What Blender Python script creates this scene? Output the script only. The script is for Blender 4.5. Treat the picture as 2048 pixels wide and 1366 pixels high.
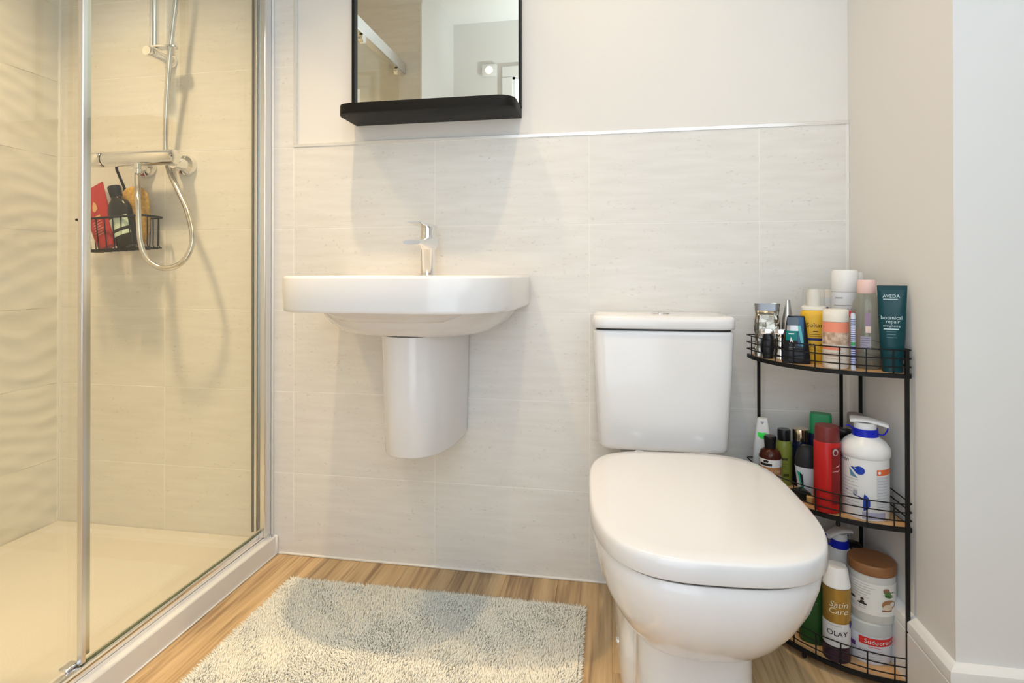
import bpy, bmesh, math, random
import numpy as np
from mathutils import Vector, Matrix

random.seed(7); rng = np.random.default_rng(7)
PI = math.pi
S = bpy.context.scene
for o in list(bpy.data.objects): bpy.data.objects.remove(o)
COL = S.collection

# ------------------------------------------------------------------ camera, world, light, exposure
cam_d = bpy.data.cameras.new('camera'); cam = bpy.data.objects.new('camera', cam_d); COL.objects.link(cam)
Rv = Vector((0.985362877, 0.170467565, -0.00089999)); Uv = Vector((0.001688, -0.00447777, 0.99998855)); Fv = Vector((-0.17046158, 0.98535311, 0.00469998))
m = Matrix(((Rv.x, Uv.x, -Fv.x, 0.9555), (Rv.y, Uv.y, -Fv.y, -1.5891), (Rv.z, Uv.z, -Fv.z, 0.8636), (0, 0, 0, 1)))
cam.matrix_world = m
cam_d.sensor_width = 36; cam_d.lens = 36 * 1125.05 / 2048; cam_d.shift_y = (540.34 - 683) / 2048
cam_d.clip_start = 0.02
S.camera = cam

W = bpy.data.worlds.new('world'); S.world = W; W.use_nodes = True
W.node_tree.nodes['Background'].inputs[0].default_value = (0.72, 0.85, 1.0, 1)
W.node_tree.nodes['Background'].inputs[1].default_value = 0.9

S.view_settings.view_transform = 'Standard'; S.view_settings.look = 'None'
S.view_settings.gamma = 1; S.view_settings.use_curve_mapping = False
S.view_settings.exposure = -1.4
S.cycles.use_denoising = True
S.cycles.max_bounces = 14; S.cycles.transparent_max_bounces = 24
S.cycles.sample_clamp_indirect = 6

CEIL = 2.4
WARM = (1.0, 0.73, 0.42)
def area(name, loc, rot, sx, sy, power, col, shape='DISK', spread=180):
    d = bpy.data.lights.new(name, 'AREA'); d.shape = shape; d.size = sx
    if shape in ('RECTANGLE', 'ELLIPSE'): d.size_y = sy
    d.energy = power; d.color = col; d.spread = math.radians(spread)
    o = bpy.data.objects.new(name, d); o.location = loc; o.rotation_euler = rot; COL.objects.link(o); return o
LAMPS = [(-0.45, -0.62, 25), (0.27, -0.50, 9.5), (0.91, -0.50, 8.5)]
for i, (x, y, p) in enumerate(LAMPS):
    area('downlight_lamp', (x, y, CEIL - 0.012), (0, 0, 0), 0.13 if i == 0 else 0.04, 0, p, WARM, spread=(90, 74, 100)[i])
# daylight from the hall coming in through the open door behind the camera
area('hall_daylight', (0.80, -1.80, 1.05), (PI / 2, 0, 0), 0.84, 2.0, 32, (0.80, 0.90, 1.0), 'RECTANGLE')

# assumed flash added as cool fill, turned up and back, bounced off the wall and ceiling behind the camera
FLASH_TILT = 50
fd = bpy.data.lights.new('assumed_flash', 'SPOT'); fd.energy = 270; fd.color = (0.74, 0.88, 1.0); fd.spot_size = math.radians(130); fd.spot_blend = .6; fd.shadow_soft_size = .04
fo = bpy.data.objects.new('assumed_flash', fd); fo.location = (1.35, -1.25, 1.15); fo.rotation_euler = (math.radians(180 + FLASH_TILT), 0, 0); COL.objects.link(fo)

# ------------------------------------------------------------------ materials
MATS = {}
def mat(name, col=(.8, .8, .8), rough=.5, metal=0, spec=.5, coat=0, alpha=1, noise=None, bump=None, emit=None, vary=0, trans=0, sss=0):
    """noise=(scale xyz, amount, second colour)   bump=(scale xyz, strength, detail)"""
    if name in MATS: return MATS[name]
    M = bpy.data.materials.new(name); M.use_nodes = True; nt = M.node_tree; b = nt.nodes['Principled BSDF']
    b.inputs['Base Color'].default_value = (*col, 1); b.inputs['Roughness'].default_value = rough
    b.inputs['Metallic'].default_value = metal; b.inputs['Specular IOR Level'].default_value = spec
    b.inputs['Coat Weight'].default_value = coat; b.inputs['Coat Roughness'].default_value = .09
    b.inputs['Transmission Weight'].default_value = trans
    if emit: b.inputs['Emission Color'].default_value = (*emit[0], 1); b.inputs['Emission Strength'].default_value = emit[1]
    if noise or bump or vary:
        tc = nt.nodes.new('ShaderNodeTexCoord')
    last = None
    if noise:
        mp = nt.nodes.new('ShaderNodeMapping'); mp.inputs['Scale'].default_value = noise[0]
        nt.links.new(tc.outputs['Object'], mp.inputs['Vector'])
        n = nt.nodes.new('ShaderNodeTexNoise'); n.inputs['Scale'].default_value = 1; n.inputs['Detail'].default_value = 5
        nt.links.new(mp.outputs[0], n.inputs['Vector'])
        r = nt.nodes.new('ShaderNodeValToRGB'); r.color_ramp.elements[0].position = .5 - .5 * noise[1]; r.color_ramp.elements[1].position = .5 + .5 * noise[1]
        r.color_ramp.elements[0].color = (*noise[2], 1); r.color_ramp.elements[1].color = (*col, 1)
        nt.links.new(n.outputs[0], r.inputs[0]); last = r.outputs[0]
    if vary:
        oi = nt.nodes.new('ShaderNodeObjectInfo'); hs = nt.nodes.new('ShaderNodeHueSaturation')
        mr = nt.nodes.new('ShaderNodeMapRange'); mr.inputs[3].default_value = 1 - vary; mr.inputs[4].default_value = 1 + vary
        nt.links.new(oi.outputs['Random'], mr.inputs[0]); nt.links.new(mr.outputs[0], hs.inputs['Value'])
        if last: nt.links.new(last, hs.inputs['Color'])
        else: hs.inputs['Color'].default_value = (*col, 1)
        last = hs.outputs[0]
    if last: nt.links.new(last, b.inputs['Base Color'])
    if bump:
        mp2 = nt.nodes.new('ShaderNodeMapping'); mp2.inputs['Scale'].default_value = bump[0]
        nt.links.new(tc.outputs['Object'], mp2.inputs['Vector'])
        n2 = nt.nodes.new('ShaderNodeTexNoise'); n2.inputs['Scale'].default_value = 1; n2.inputs['Detail'].default_value = bump[2]
        nt.links.new(mp2.outputs[0], n2.inputs['Vector'])
        bp = nt.nodes.new('ShaderNodeBump'); bp.inputs['Strength'].default_value = bump[1]; bp.inputs['Distance'].default_value = .002
        nt.links.new(n2.outputs[0], bp.inputs['Height']); nt.links.new(bp.outputs[0], b.inputs['Normal'])
    MATS[name] = M; return M

def clear_mat(name, tint, gloss_rough=.01, extra=None, ior=1.45):
    """thin clear sheet: tinted see-through + fresnel reflection; extra=(colour, amount) of haze"""
    M = bpy.data.materials.new(name); M.use_nodes = True; nt = M.node_tree
    for n in list(nt.nodes): nt.nodes.remove(n)
    out = nt.nodes.new('ShaderNodeOutputMaterial'); tr = nt.nodes.new('ShaderNodeBsdfTransparent'); tr.inputs[0].default_value = (*tint, 1)
    gl = nt.nodes.new('ShaderNodeBsdfGlossy'); gl.inputs['Roughness'].default_value = gloss_rough
    fr = nt.nodes.new('ShaderNodeFresnel')
    ge = nt.nodes.new('ShaderNodeNewGeometry'); mr = nt.nodes.new('ShaderNodeMapRange')   # same reflectance from either face of the sheet
    mr.inputs[3].default_value = ior; mr.inputs[4].default_value = 1 / ior
    nt.links.new(ge.outputs['Backfacing'], mr.inputs[0]); nt.links.new(mr.outputs[0], fr.inputs[0])
    mx = nt.nodes.new('ShaderNodeMixShader')
    base = tr.outputs[0]
    if extra:
        df = nt.nodes.new('ShaderNodeBsdfDiffuse'); df.inputs[0].default_value = (*extra[0], 1)
        m0 = nt.nodes.new('ShaderNodeMixShader'); m0.inputs[0].default_value = extra[1]
        nt.links.new(tr.outputs[0], m0.inputs[1]); nt.links.new(df.outputs[0], m0.inputs[2]); base = m0.outputs[0]
    nt.links.new(fr.outputs[0], mx.inputs[0]); nt.links.new(base, mx.inputs[1]); nt.links.new(gl.outputs[0], mx.inputs[2])
    nt.links.new(mx.outputs[0], out.inputs[0]); return M

def tile_mat():
    M = bpy.data.materials.new('travertine_tile'); M.use_nodes = True; nt = M.node_tree; b = nt.nodes['Principled BSDF']
    L = nt.links.new
    ge = nt.nodes.new('ShaderNodeNewGeometry'); oi = nt.nodes.new('ShaderNodeObjectInfo')
    off = nt.nodes.new('ShaderNodeVectorMath'); off.operation = 'MULTIPLY_ADD'; off.inputs[1].default_value = (1, 1, 1)
    L(ge.outputs['Position'], off.inputs[0])
    cmb = nt.nodes.new('ShaderNodeCombineXYZ'); mu = nt.nodes.new('ShaderNodeMath'); mu.operation = 'MULTIPLY'; mu.inputs[1].default_value = 37
    L(oi.outputs['Random'], mu.inputs[0]); L(mu.outputs[0], cmb.inputs[0]); L(mu.outputs[0], cmb.inputs[2]); L(cmb.outputs[0], off.inputs[2])
    mp = nt.nodes.new('ShaderNodeMapping'); mp.inputs['Scale'].default_value = (7, 7, 55); L(off.outputs[0], mp.inputs[0])
    n = nt.nodes.new('ShaderNodeTexNoise'); n.inputs['Scale'].default_value = 1; n.inputs['Detail'].default_value = 6; L(mp.outputs[0], n.inputs['Vector'])
    r = nt.nodes.new('ShaderNodeValToRGB'); r.color_ramp.elements[0].position = .3; r.color_ramp.elements[1].position = .7
    r.color_ramp.elements[0].color = (.735, .715, .68, 1); r.color_ramp.elements[1].color = (.80, .785, .755, 1)
    L(n.outputs[0], r.inputs[0])
    # sparse pits
    mp2 = nt.nodes.new('ShaderNodeMapping'); mp2.inputs['Scale'].default_value = (70, 70, 150); L(off.outputs[0], mp2.inputs[0])
    n2 = nt.nodes.new('ShaderNodeTexNoise'); n2.inputs['Scale'].default_value = 1; n2.inputs['Detail'].default_value = 2; L(mp2.outputs[0], n2.inputs['Vector'])
    mp3 = nt.nodes.new('ShaderNodeMapping'); mp3.inputs['Scale'].default_value = (9, 9, 26); L(off.outputs[0], mp3.inputs[0])
    n3 = nt.nodes.new('ShaderNodeTexNoise'); n3.inputs['Scale'].default_value = 1; L(mp3.outputs[0], n3.inputs['Vector'])
    pit = nt.nodes.new('ShaderNodeMapRange'); pit.inputs[1].default_value = .60; pit.inputs[2].default_value = .68; L(n2.outputs[0], pit.inputs[0])
    zone = nt.nodes.new('ShaderNodeMapRange'); zone.inputs[1].default_value = .50; zone.inputs[2].default_value = .60; L(n3.outputs[0], zone.inputs[0])
    pz = nt.nodes.new('ShaderNodeMath'); pz.operation = 'MULTIPLY'; L(pit.outputs[0], pz.inputs[0]); L(zone.outputs[0], pz.inputs[1])
    mx = nt.nodes.new('ShaderNodeMix'); mx.data_type = 'RGBA'; mx.inputs[7].default_value = (.56, .53, .48, 1)
    pf = nt.nodes.new('ShaderNodeMath'); pf.operation = 'MULTIPLY'; pf.inputs[1].default_value = .55; L(pz.outputs[0], pf.inputs[0])
    L(pf.outputs[0], mx.inputs[0]); L(r.outputs[0], mx.inputs[6]); L(mx.outputs[2], b.inputs['Base Color'])
    add = nt.nodes.new('ShaderNodeMath'); add.operation = 'SUBTRACT'; L(n.outputs[0], add.inputs[0]); L(pz.outputs[0], add.inputs[1])
    bp = nt.nodes.new('ShaderNodeBump'); bp.inputs['Strength'].default_value = .13; bp.inputs['Distance'].default_value = .001
    L(add.outputs[0], bp.inputs['Height']); L(bp.outputs[0], b.inputs['Normal'])
    b.inputs['Roughness'].default_value = .38; b.inputs['Specular IOR Level'].default_value = .4
    return M

def wood_mat():
    M = bpy.data.materials.new('oak_vinyl'); M.use_nodes = True; nt = M.node_tree; b = nt.nodes['Principled BSDF']; L = nt.links.new
    ge = nt.nodes.new('ShaderNodeNewGeometry'); oi = nt.nodes.new('ShaderNodeObjectInfo')
    mu = nt.nodes.new('ShaderNodeMath'); mu.operation = 'MULTIPLY'; mu.inputs[1].default_value = 53; L(oi.outputs['Random'], mu.inputs[0])
    cmb = nt.nodes.new('ShaderNodeCombineXYZ'); L(mu.outputs[0], cmb.inputs[1]); L(mu.outputs[0], cmb.inputs[2])
    ad = nt.nodes.new('ShaderNodeVectorMath'); L(ge.outputs['Position'], ad.inputs[0]); L(cmb.outputs[0], ad.inputs[1])
    def nz(sc, det, dist=0):
        mp = nt.nodes.new('ShaderNodeMapping'); mp.inputs['Scale'].default_value = sc; L(ad.outputs[0], mp.inputs[0])
        n = nt.nodes.new('ShaderNodeTexNoise'); n.inputs['Scale'].default_value = 1; n.inputs['Detail'].default_value = det; n.inputs['Distortion'].default_value = dist
        L(mp.outputs[0], n.inputs['Vector']); return n
    n1 = nz((16, 1.3, 4), 4, 1.2); n2 = nz((120, 5, 5), 4); n3 = nz((9, 5, 3), 2)
    mixf = nt.nodes.new('ShaderNodeMath'); mixf.operation = 'MULTIPLY_ADD'; mixf.inputs[1].default_value = .38
    L(n2.outputs[0], mixf.inputs[0])
    h = nt.nodes.new('ShaderNodeMath'); h.operation = 'MULTIPLY'; h.inputs[1].default_value = .62; L(n1.outputs[0], h.inputs[0]); L(h.outputs[0], mixf.inputs[2])
    r = nt.nodes.new('ShaderNodeValToRGB'); e = r.color_ramp.elements
    e[0].position = .37; e[0].color = (.25, .155, .08, 1); e[1].position = .63; e[1].color = (.66, .475, .27, 1)
    k = r.color_ramp.elements.new(.5); k.color = (.52, .355, .185, 1)
    L(mixf.outputs[0], r.inputs[0])
    # knots
    kn = nt.nodes.new('ShaderNodeMapRange'); kn.inputs[1].default_value = .66; kn.inputs[2].default_value = .76; L(n3.outputs[0], kn.inputs[0])
    mx = nt.nodes.new('ShaderNodeMix'); mx.data_type = 'RGBA'; mx.inputs[7].default_value = (.16, .08, .035, 1)
    kf = nt.nodes.new('ShaderNodeMath'); kf.operation = 'MULTIPLY'; kf.inputs[1].default_value = .7; L(kn.outputs[0], kf.inputs[0])
    L(kf.outputs[0], mx.inputs[0]); L(r.outputs[0], mx.inputs[6])
    hs = nt.nodes.new('ShaderNodeHueSaturation'); mr = nt.nodes.new('ShaderNodeMapRange'); mr.inputs[3].default_value = .86; mr.inputs[4].default_value = 1.12
    L(oi.outputs['Random'], mr.inputs[0]); L(mr.outputs[0], hs.inputs['Value']); L(mx.outputs[2], hs.inputs['Color']); L(hs.outputs[0], b.inputs['Base Color'])
    b.inputs['Roughness'].default_value = .42
    bp = nt.nodes.new('ShaderNodeBump'); bp.inputs['Strength'].default_value = .15; bp.inputs['Distance'].default_value = .001; L(n2.outputs[0], bp.inputs['Height']); L(bp.outputs[0], b.inputs['Normal'])
    return M

M_TILE = tile_mat(); M_WOOD = wood_mat()
M_WAVE = mat('wave_tile', (.79, .775, .735), .32)
M_GROUT = mat('grout', (.88, .87, .84), .7)
M_PAINT = mat('wall_paint', (.80, .785, .76), .75, bump=((400, 400, 400), .04, 2))
M_CEIL = mat('ceiling_paint', (.86, .85, .83), .8)
M_GLOSSW = mat('white_gloss_paint', (.83, .82, .80), .3)
M_PORC = mat('porcelain', (.79, .79, .80), .13, coat=.25)
M_SEAT = mat('seat_plastic', (.74, .74, .75), .16, coat=.2)
M_TRAY = mat('tray_stone_resin', (.62, .61, .585), .28)
M_UPVC = mat('white_plastic', (.80, .79, .77), .3)
M_SEAL = mat('white_sealant', (.86, .85, .82), .45)
M_CHROME = mat('chrome', (.86, .86, .87), .07, 1)
M_HOSE = mat('hose_steel', (.70, .68, .66), .2, 1)
M_ALU = mat('bright_aluminium', (.80, .80, .81), .28, 1)
M_RUBBER = mat('grey_seal', (.12, .115, .09), .5)
M_MIRROR = mat('mirror_silver', (.92, .91, .81), .0, 1)
M_BLACK = mat('black_powder_coat', (.007, .007, .007), .5, spec=.22)
M_BLACKW = mat('black_painted_shelf', (.005, .0045, .004), .55, spec=.2)
M_SHELFW = mat('shelf_bamboo', (.66, .40, .19), .5, noise=((30, 8, 8), .5, (.54, .31, .13)))
M_GLASS = clear_mat('shower_glass', (.972, .972, .925))
M_GLEDGE = mat('glass_edge', (.10, .13, .07), .1)
M_DARK = mat('gap_dark', (.02, .02, .02), .6)
def plas(n, c=(.8, .8, .8), r=.3, **k): return MATS[n] if n in MATS else mat(n, c, r, spec=.22, **k)

# ------------------------------------------------------------------ object helpers
def link(o, parent=None):
    COL.objects.link(o)
    if parent: o.parent = parent
    return o
def mesh_obj(name, bm, material, parent=None, smooth=True, angle=40):
    me = bpy.data.meshes.new(name); bmesh.ops.recalc_face_normals(bm, faces=bm.faces[:])
    bm.to_mesh(me); bm.free()
    me.materials.append(material)
    if smooth:
        me.polygons.foreach_set('use_smooth', [True] * len(me.polygons))
        try: me.set_sharp_from_angle(angle=math.radians(angle))
        except Exception: pass
    return link(bpy.data.objects.new(name, me), parent)
def tag(o, label=None, cat=None, group=None, kind=None):
    if label: o['label'] = label
    if cat: o['category'] = cat
    if group: o['group'] = group
    if kind: o['kind'] = kind
    return o
def thing(name, label, cat, loc=(0, 0, 0), rz=0, group=None):
    o = bpy.data.objects.new(name, None); o.location = loc; o.rotation_euler = (0, 0, rz); o.empty_display_size = .05
    COL.objects.link(o); return tag(o, label, cat, group)
def structure(o): o['kind'] = 'structure'; return o

def b_box(bm, x0, x1, y0, y1, z0, z1, bev=0, seg=1):
    vs = [bm.verts.new((x, y, z)) for x in (x0, x1) for y in (y0, y1) for z in (z0, z1)]
    idx = [(0, 1, 3, 2), (4, 6, 7, 5), (0, 4, 5, 1), (2, 3, 7, 6), (0, 2, 6, 4), (1, 5, 7, 3)]
    fs = [bm.faces.new([vs[i] for i in f]) for f in idx]
    if bev:
        es = list({e for f in fs for e in f.edges})
        bmesh.ops.bevel(bm, geom=es, offset=bev, segments=seg, affect='EDGES', profile=.5)
def box(name, x0, x1, y0, y1, z0, z1, material, parent=None, bev=0, seg=1):
    bm = bmesh.new(); b_box(bm, x0, x1, y0, y1, z0, z1, bev, seg); return mesh_obj(name, bm, material, parent)
def b_loft(bm, rings, cap0=True, cap1=True, closed=True):
    vr = [[bm.verts.new(p) for p in r] for r in rings]; n = len(vr[0])
    for a, b in zip(vr, vr[1:]):
        for i in range(n if closed else n - 1):
            j = (i + 1) % n
            bm.faces.new((a[i], a[j], b[j], b[i]))
    if cap0: bm.faces.new(vr[0][::-1])
    if cap1: bm.faces.new(vr[-1])
def loft(name, rings, material, parent=None, cap0=True, cap1=True, angle=40):
    bm = bmesh.new(); b_loft(bm, rings, cap0, cap1); return mesh_obj(name, bm, material, parent, angle=angle)
def sgp(v, e): return math.copysign(abs(v) ** e, v)
def sring(cx, cy, z, a, b, n=2, N=28):
    return [(cx + a * sgp(math.cos(t), 2 / n), cy + b * sgp(math.sin(t), 2 / n), z) for t in [2 * PI * i / N for i in range(N)]]
def dring(cx, cy, z, a, bf, bb, nf, nb, N=64):
    """closed plan outline: front half (towards -y) and back half with their own depth and squareness"""
    pts = []
    for i in range(N):
        t = 2 * PI * i / N; c, s = math.cos(t), math.sin(t)
        n, b = (nb, bb) if s > 0 else (nf, bf)
        pts.append((cx + a * sgp(c, 2 / n), cy + b * sgp(s, 2 / n), z))
    return pts
def b_tube(bm, pts, r, N=8, cap=True):
    pts = [Vector(p) for p in pts]; rings = []; prev = None
    for i, p in enumerate(pts):
        t = (pts[min(i + 1, len(pts) - 1)] - pts[max(i - 1, 0)]).normalized()
        if prev is None:
            u = t.orthogonal().normalized()
        else:
            u = (prev - t * prev.dot(t)).normalized()
        prev = u; v = t.cross(u); rr = r[i] if hasattr(r, '__len__') else r
        rings.append([tuple(p + (u * math.cos(2 * PI * k / N) + v * math.sin(2 * PI * k / N)) * rr) for k in range(N)])
    b_loft(bm, rings, cap, cap)
def tube(name, pts, r, material, parent=None, N=8):
    bm = bmesh.new(); b_tube(bm, pts, r, N); return mesh_obj(name, bm, material, parent)
def smooth_path(pts, n=8):
    P = [Vector(p) for p in pts]; out = []
    for i in range(len(P) - 1):
        p0, p1, p2, p3 = P[max(i - 1, 0)], P[i], P[i + 1], P[min(i + 2, len(P) - 1)]
        for k in range(n):
            t = k / n
            out.append(.5 * ((2 * p1) + (p2 - p0) * t + (2 * p0 - 5 * p1 + 4 * p2 - p3) * t * t + (3 * p1 - p0 - 3 * p2 + p3) * t ** 3))
    out.append(P[-1]); return out
def lathe(name, prof, material, parent=None, N=28, loc=(0, 0, 0), axis='z', angle=40):
    rings = []
    for r, h in prof:
        ring = []
        for i in range(N):
            t = 2 * PI * i / N; a, b = r * math.cos(t), r * math.sin(t)
            p = {'z': (a, b, h), 'y': (a, h, b), 'x': (h, a, b)}[axis]
            ring.append((p[0] + loc[0], p[1] + loc[1], p[2] + loc[2]))
        rings.append(ring)
    return loft(name, rings, material, parent, angle=angle)
def prism(name, outline, z0, z1, material, parent=None, bev=0, seg=2, angle=40):
    """outline in plan, extruded in z, top and bottom edges rounded"""
    bm = bmesh.new(); b_loft(bm, [[(x, y, z0) for x, y in outline], [(x, y, z1) for x, y in outline]])
    if bev:
        es = [e for e in bm.edges if abs(e.verts[0].co.z - e.verts[1].co.z) < 1e-6]
        bmesh.ops.bevel(bm, geom=es, offset=bev, segments=seg, affect='EDGES', profile=.5)
    return mesh_obj(name, bm, material, parent, angle=angle)

# bottles, tubes, jars: sections (z, half width, half depth, squareness); the front looks to local -y
def sect(secs, z):
    if z <= secs[0][0]: return secs[0][1:]
    for a, b in zip(secs, secs[1:]):
        if a[0] <= z <= b[0] and b[0] > a[0]:
            t = (z - a[0]) / (b[0] - a[0]); return tuple(a[k] + (b[k] - a[k]) * t for k in (1, 2, 3))
    return secs[-1][1:]
def body(name, secs, material, parent, N=28, angle=38):
    return loft(name, [sring(0, 0, z, hw, hd, n, N) for z, hw, hd, n in secs], material, parent, angle=angle)
def front_y(secs, x, z, eps):
    hw, hd, n = sect(secs, z); u = min(abs(x) / hw, .995)
    return -(hd * (1 - u ** n) ** (1 / n)) - eps
def host(p):
    return p.children[0] if p.type == 'EMPTY' and len(p.children) else p
def patch(name, secs, x0, x1, z0, z1, material, parent, eps=.0005, nx=10, nz=3, ang=0):
    bm = bmesh.new(); g = []
    for j in range(nz + 1):
        z = z0 + (z1 - z0) * j / nz; hw = sect(secs, z)[0]
        a0, a1 = math.asin(max(-1, min(1, x0 / hw))), math.asin(max(-1, min(1, x1 / hw)))
        g.append([bm.verts.new((hw * math.sin(a0 + (a1 - a0) * i / nx), front_y(secs, hw * math.sin(a0 + (a1 - a0) * i / nx), z, eps), z)) for i in range(nx + 1)])
    for j in range(nz):
        for i in range(nx): bm.faces.new((g[j][i], g[j][i + 1], g[j + 1][i + 1], g[j + 1][i]))
    return mesh_obj(name, bm, material, host(parent))
def blob(name, secs, pts, material, parent, eps=.0009):
    bm = bmesh.new(); c = (sum(p[0] for p in pts) / len(pts), sum(p[1] for p in pts) / len(pts))
    cv = bm.verts.new((c[0], front_y(secs, *c, eps), c[1])); vs = [bm.verts.new((x, front_y(secs, x, z, eps), z)) for x, z in pts]
    for i in range(len(vs)): bm.faces.new((cv, vs[i], vs[(i + 1) % len(vs)]))
    return mesh_obj(name, bm, material, host(parent), smooth=False)
def ell(cx, cz, a, b, n=14): return [(cx + a * math.cos(2 * PI * i / n), cz + b * math.sin(2 * PI * i / n)) for i in range(n)]
DG = None
def text(name, secs, s, cx, cz, size, material, parent, eps=.0011, squeeze=1, shear=0):
    cu = bpy.data.curves.new(name, 'FONT'); cu.body = s; cu.size = size; cu.align_x = 'CENTER'; cu.align_y = 'CENTER'; cu.resolution_u = 2; cu.shear = shear
    o = bpy.data.objects.new(name, cu); COL.objects.link(o)
    dg = bpy.context.evaluated_depsgraph_get(); me = bpy.data.meshes.new_from_object(o.evaluated_get(dg))
    bpy.data.objects.remove(o)
    for v in me.vertices:
        x, z = cx + v.co.x * squeeze, cz + v.co.y
        v.co = (x, front_y(secs, x, z, eps), z)
    me.materials.clear(); me.materials.append(material)
    return link(bpy.data.objects.new(name, me), host(parent))
def lines(name, secs, x0, x1, z0, n, dz, material, parent, th=.0008, eps=.0008):
    bm = bmesh.new()
    for k in range(n):
        z = z0 - k * dz; xe = x0 + (x1 - x0) * (1 - .35 * random.random())
        xs = [x0 + (xe - x0) * i / 5 for i in range(6)]
        lo = [bm.verts.new((x, front_y(secs, x, z, eps), z)) for x in xs]; hi = [bm.verts.new((x, front_y(secs, x, z, eps), z + th)) for x in xs]
        for i in range(5): bm.faces.new((lo[i], lo[i + 1], hi[i + 1], hi[i]))
    return mesh_obj(name, bm, material, host(parent))

# ------------------------------------------------------------------ the room
XL, XR = -0.85, 1.57          # shower side wall, boxed-in wall beside the toilet
YB = -2.9; XE = 2.6
TOP = 2.25
floor = structure(box('floor', XL - .1, XE + .1, YB - .1, .1, -.1, -.004, mat('floor_screed', (.10, .07, .04), .8)))
PW = .148
k = 0
x = -.075
while x < XE:
    y0 = 0.0; first = [-.62, -1.05, -.35, -.86, -1.2][k % 5]; y1 = first
    while y0 > YB:
        a = box('plank', max(x, XL), min(x + PW, XE), max(y1, YB), y0, -.004, 0, M_WOOD, floor, bev=.0007)
        y0 = y1; y1 -= 1.22
    x += PW; k += 1
ceiling = structure(box('ceiling', XL - .1, XE + .1, YB - .1, .1, CEIL, CEIL + .1, M_CEIL))

wall_back = structure(box('wall_back', XL - .1, XR + .1, .006, .106, 0, CEIL, M_PAINT))
def grid_tiles(parent, xs, zs, make):
    for i in range(len(xs) - 1):
        for j in range(len(zs) - 1): make(parent, xs[i], xs[i + 1], zs[j], zs[j + 1])
G = .0009
_tile_cache = {}
def cached_tile(w, h, key, builder):
    kk = (round(w, 4), round(h, 4), key)
    if kk not in _tile_cache:
        bm = bmesh.new(); builder(bm, w, h); o = mesh_obj('tile', bm, M_TILE); _tile_cache[kk] = o.data; bpy.data.objects.remove(o)
    return _tile_cache[kk]
def flat_tile(bm, w, h): b_box(bm, G, w - G, 0, .0055, G, h - G, .0005)
def back_tile(parent, x0, x1, z0, z1):
    o = bpy.data.objects.new('tile', cached_tile(x1 - x0, z1 - z0, 'b', flat_tile)); o.location = (x0, 0, z0); link(o, parent)
zs_lo = [.25 * i for i in range(6)]; zs_hi = [1.25 + .25 * i for i in range(5)]
grid_tiles(wall_back, [XL, -.45, 0, .45, .90, 1.35, XR - .004], zs_lo, back_tile)
grid_tiles(wall_back, [XL, -.45, 0], zs_hi, back_tile)
bm = bmesh.new(); b_box(bm, XL, XR, .0004, .0062, 0, 1.2505); b_box(bm, XL, .0, .0004, .0062, 1.2505, TOP); mesh_obj('grout', bm, M_GROUT, wall_back)
box('sealant_strip', -.05, XR, -.0045, .002, 0, .0055, M_SEAL, wall_back, bev=.0015)
# tile edge trims
trim_1 = structure(box('trim_1', -.001, XR, -.0018, .0065, 1.2498, 1.2598, mat('chrome_white_trim', (.80, .79, .77), .22, .35), bev=.0008))
trim_2 = structure(box('trim_2', -.001, .0095, -.0018, .0065, 1.2598, TOP, mat('chrome_white_trim', (.8, .8, .8)), bev=.0008))
trim_3 = structure(box('trim_3', XR - .0075, XR, -.0018, .0065, 0, 1.2498, M_GLOSSW, bev=.0008))

# wave-relief tiles on the shower side wall
wall_left = structure(box('wall_left', XL - .106, XL - .008, YB, .106, 0, CEIL, M_PAINT))
def wave(y, z):
    a = z / .058 + .55 * math.sin(2 * PI * (y / .42 + .9 * z)) + .35 * math.sin(2 * PI * (y / .9 - 1.7 * z + .3))
    b = z / .083 - .6 * math.sin(2 * PI * (y / .55 - .6 * z) + 1.1)
    f = lambda t: (1 - abs(math.sin(PI * t))) ** 1.3
    return .0028 * f(a) + .0019 * f(b)
def wave_tile(parent, y0, y1, z0, z1, sx=1):
    bm = bmesh.new(); ny, nz = max(4, int(abs(y1 - y0) / .022)), 26; g = []
    for j in range(nz + 1):
        row = []
        for i in range(ny + 1):
            y = y0 - G + (y1 - y0 + 2 * G) * i / ny; z = z0 + .0004 + (z1 - z0 - .0008) * j / nz
            e = min(1, min(i, ny - i, j, nz - j) / 1.0)
            row.append(bm.verts.new((XL - .003 + .0005 + wave(y, z), y, z)))
        g.append(row)
    for j in range(nz):
        for i in range(ny): bm.faces.new((g[j][i], g[j][i + 1], g[j + 1][i + 1], g[j + 1][i]))
    rim = g[0] + [r[-1] for r in g[1:]] + g[-1][-2::-1] + [r[0] for r in g[-2:0:-1]]
    back = [bm.verts.new((XL - .008, v.co.y, v.co.z)) for v in rim]
    for i in range(len(rim)):
        j = (i + 1) % len(rim); bm.faces.new((rim[i], rim[j], back[j], back[i]))
    return mesh_obj('tile', bm, M_WAVE, parent, angle=75)
zs_all = [.25 * i for i in range(10)]
for j in range(9):
    for ya, yb in ((0, -.45), (-.45, -.90), (-.90, -1.20)): wave_tile(wall_left, ya, yb, zs_all[j], zs_all[j + 1])
box('grout', XL - .009, XL - .0028, -1.2, 0, 0, TOP, M_GROUT, wall_left)
box('sealant_strip', XL - .004, XL + .0055, -.0055, .002, .04, TOP, M_SEAL, wall_left, bev=.0015)

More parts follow.
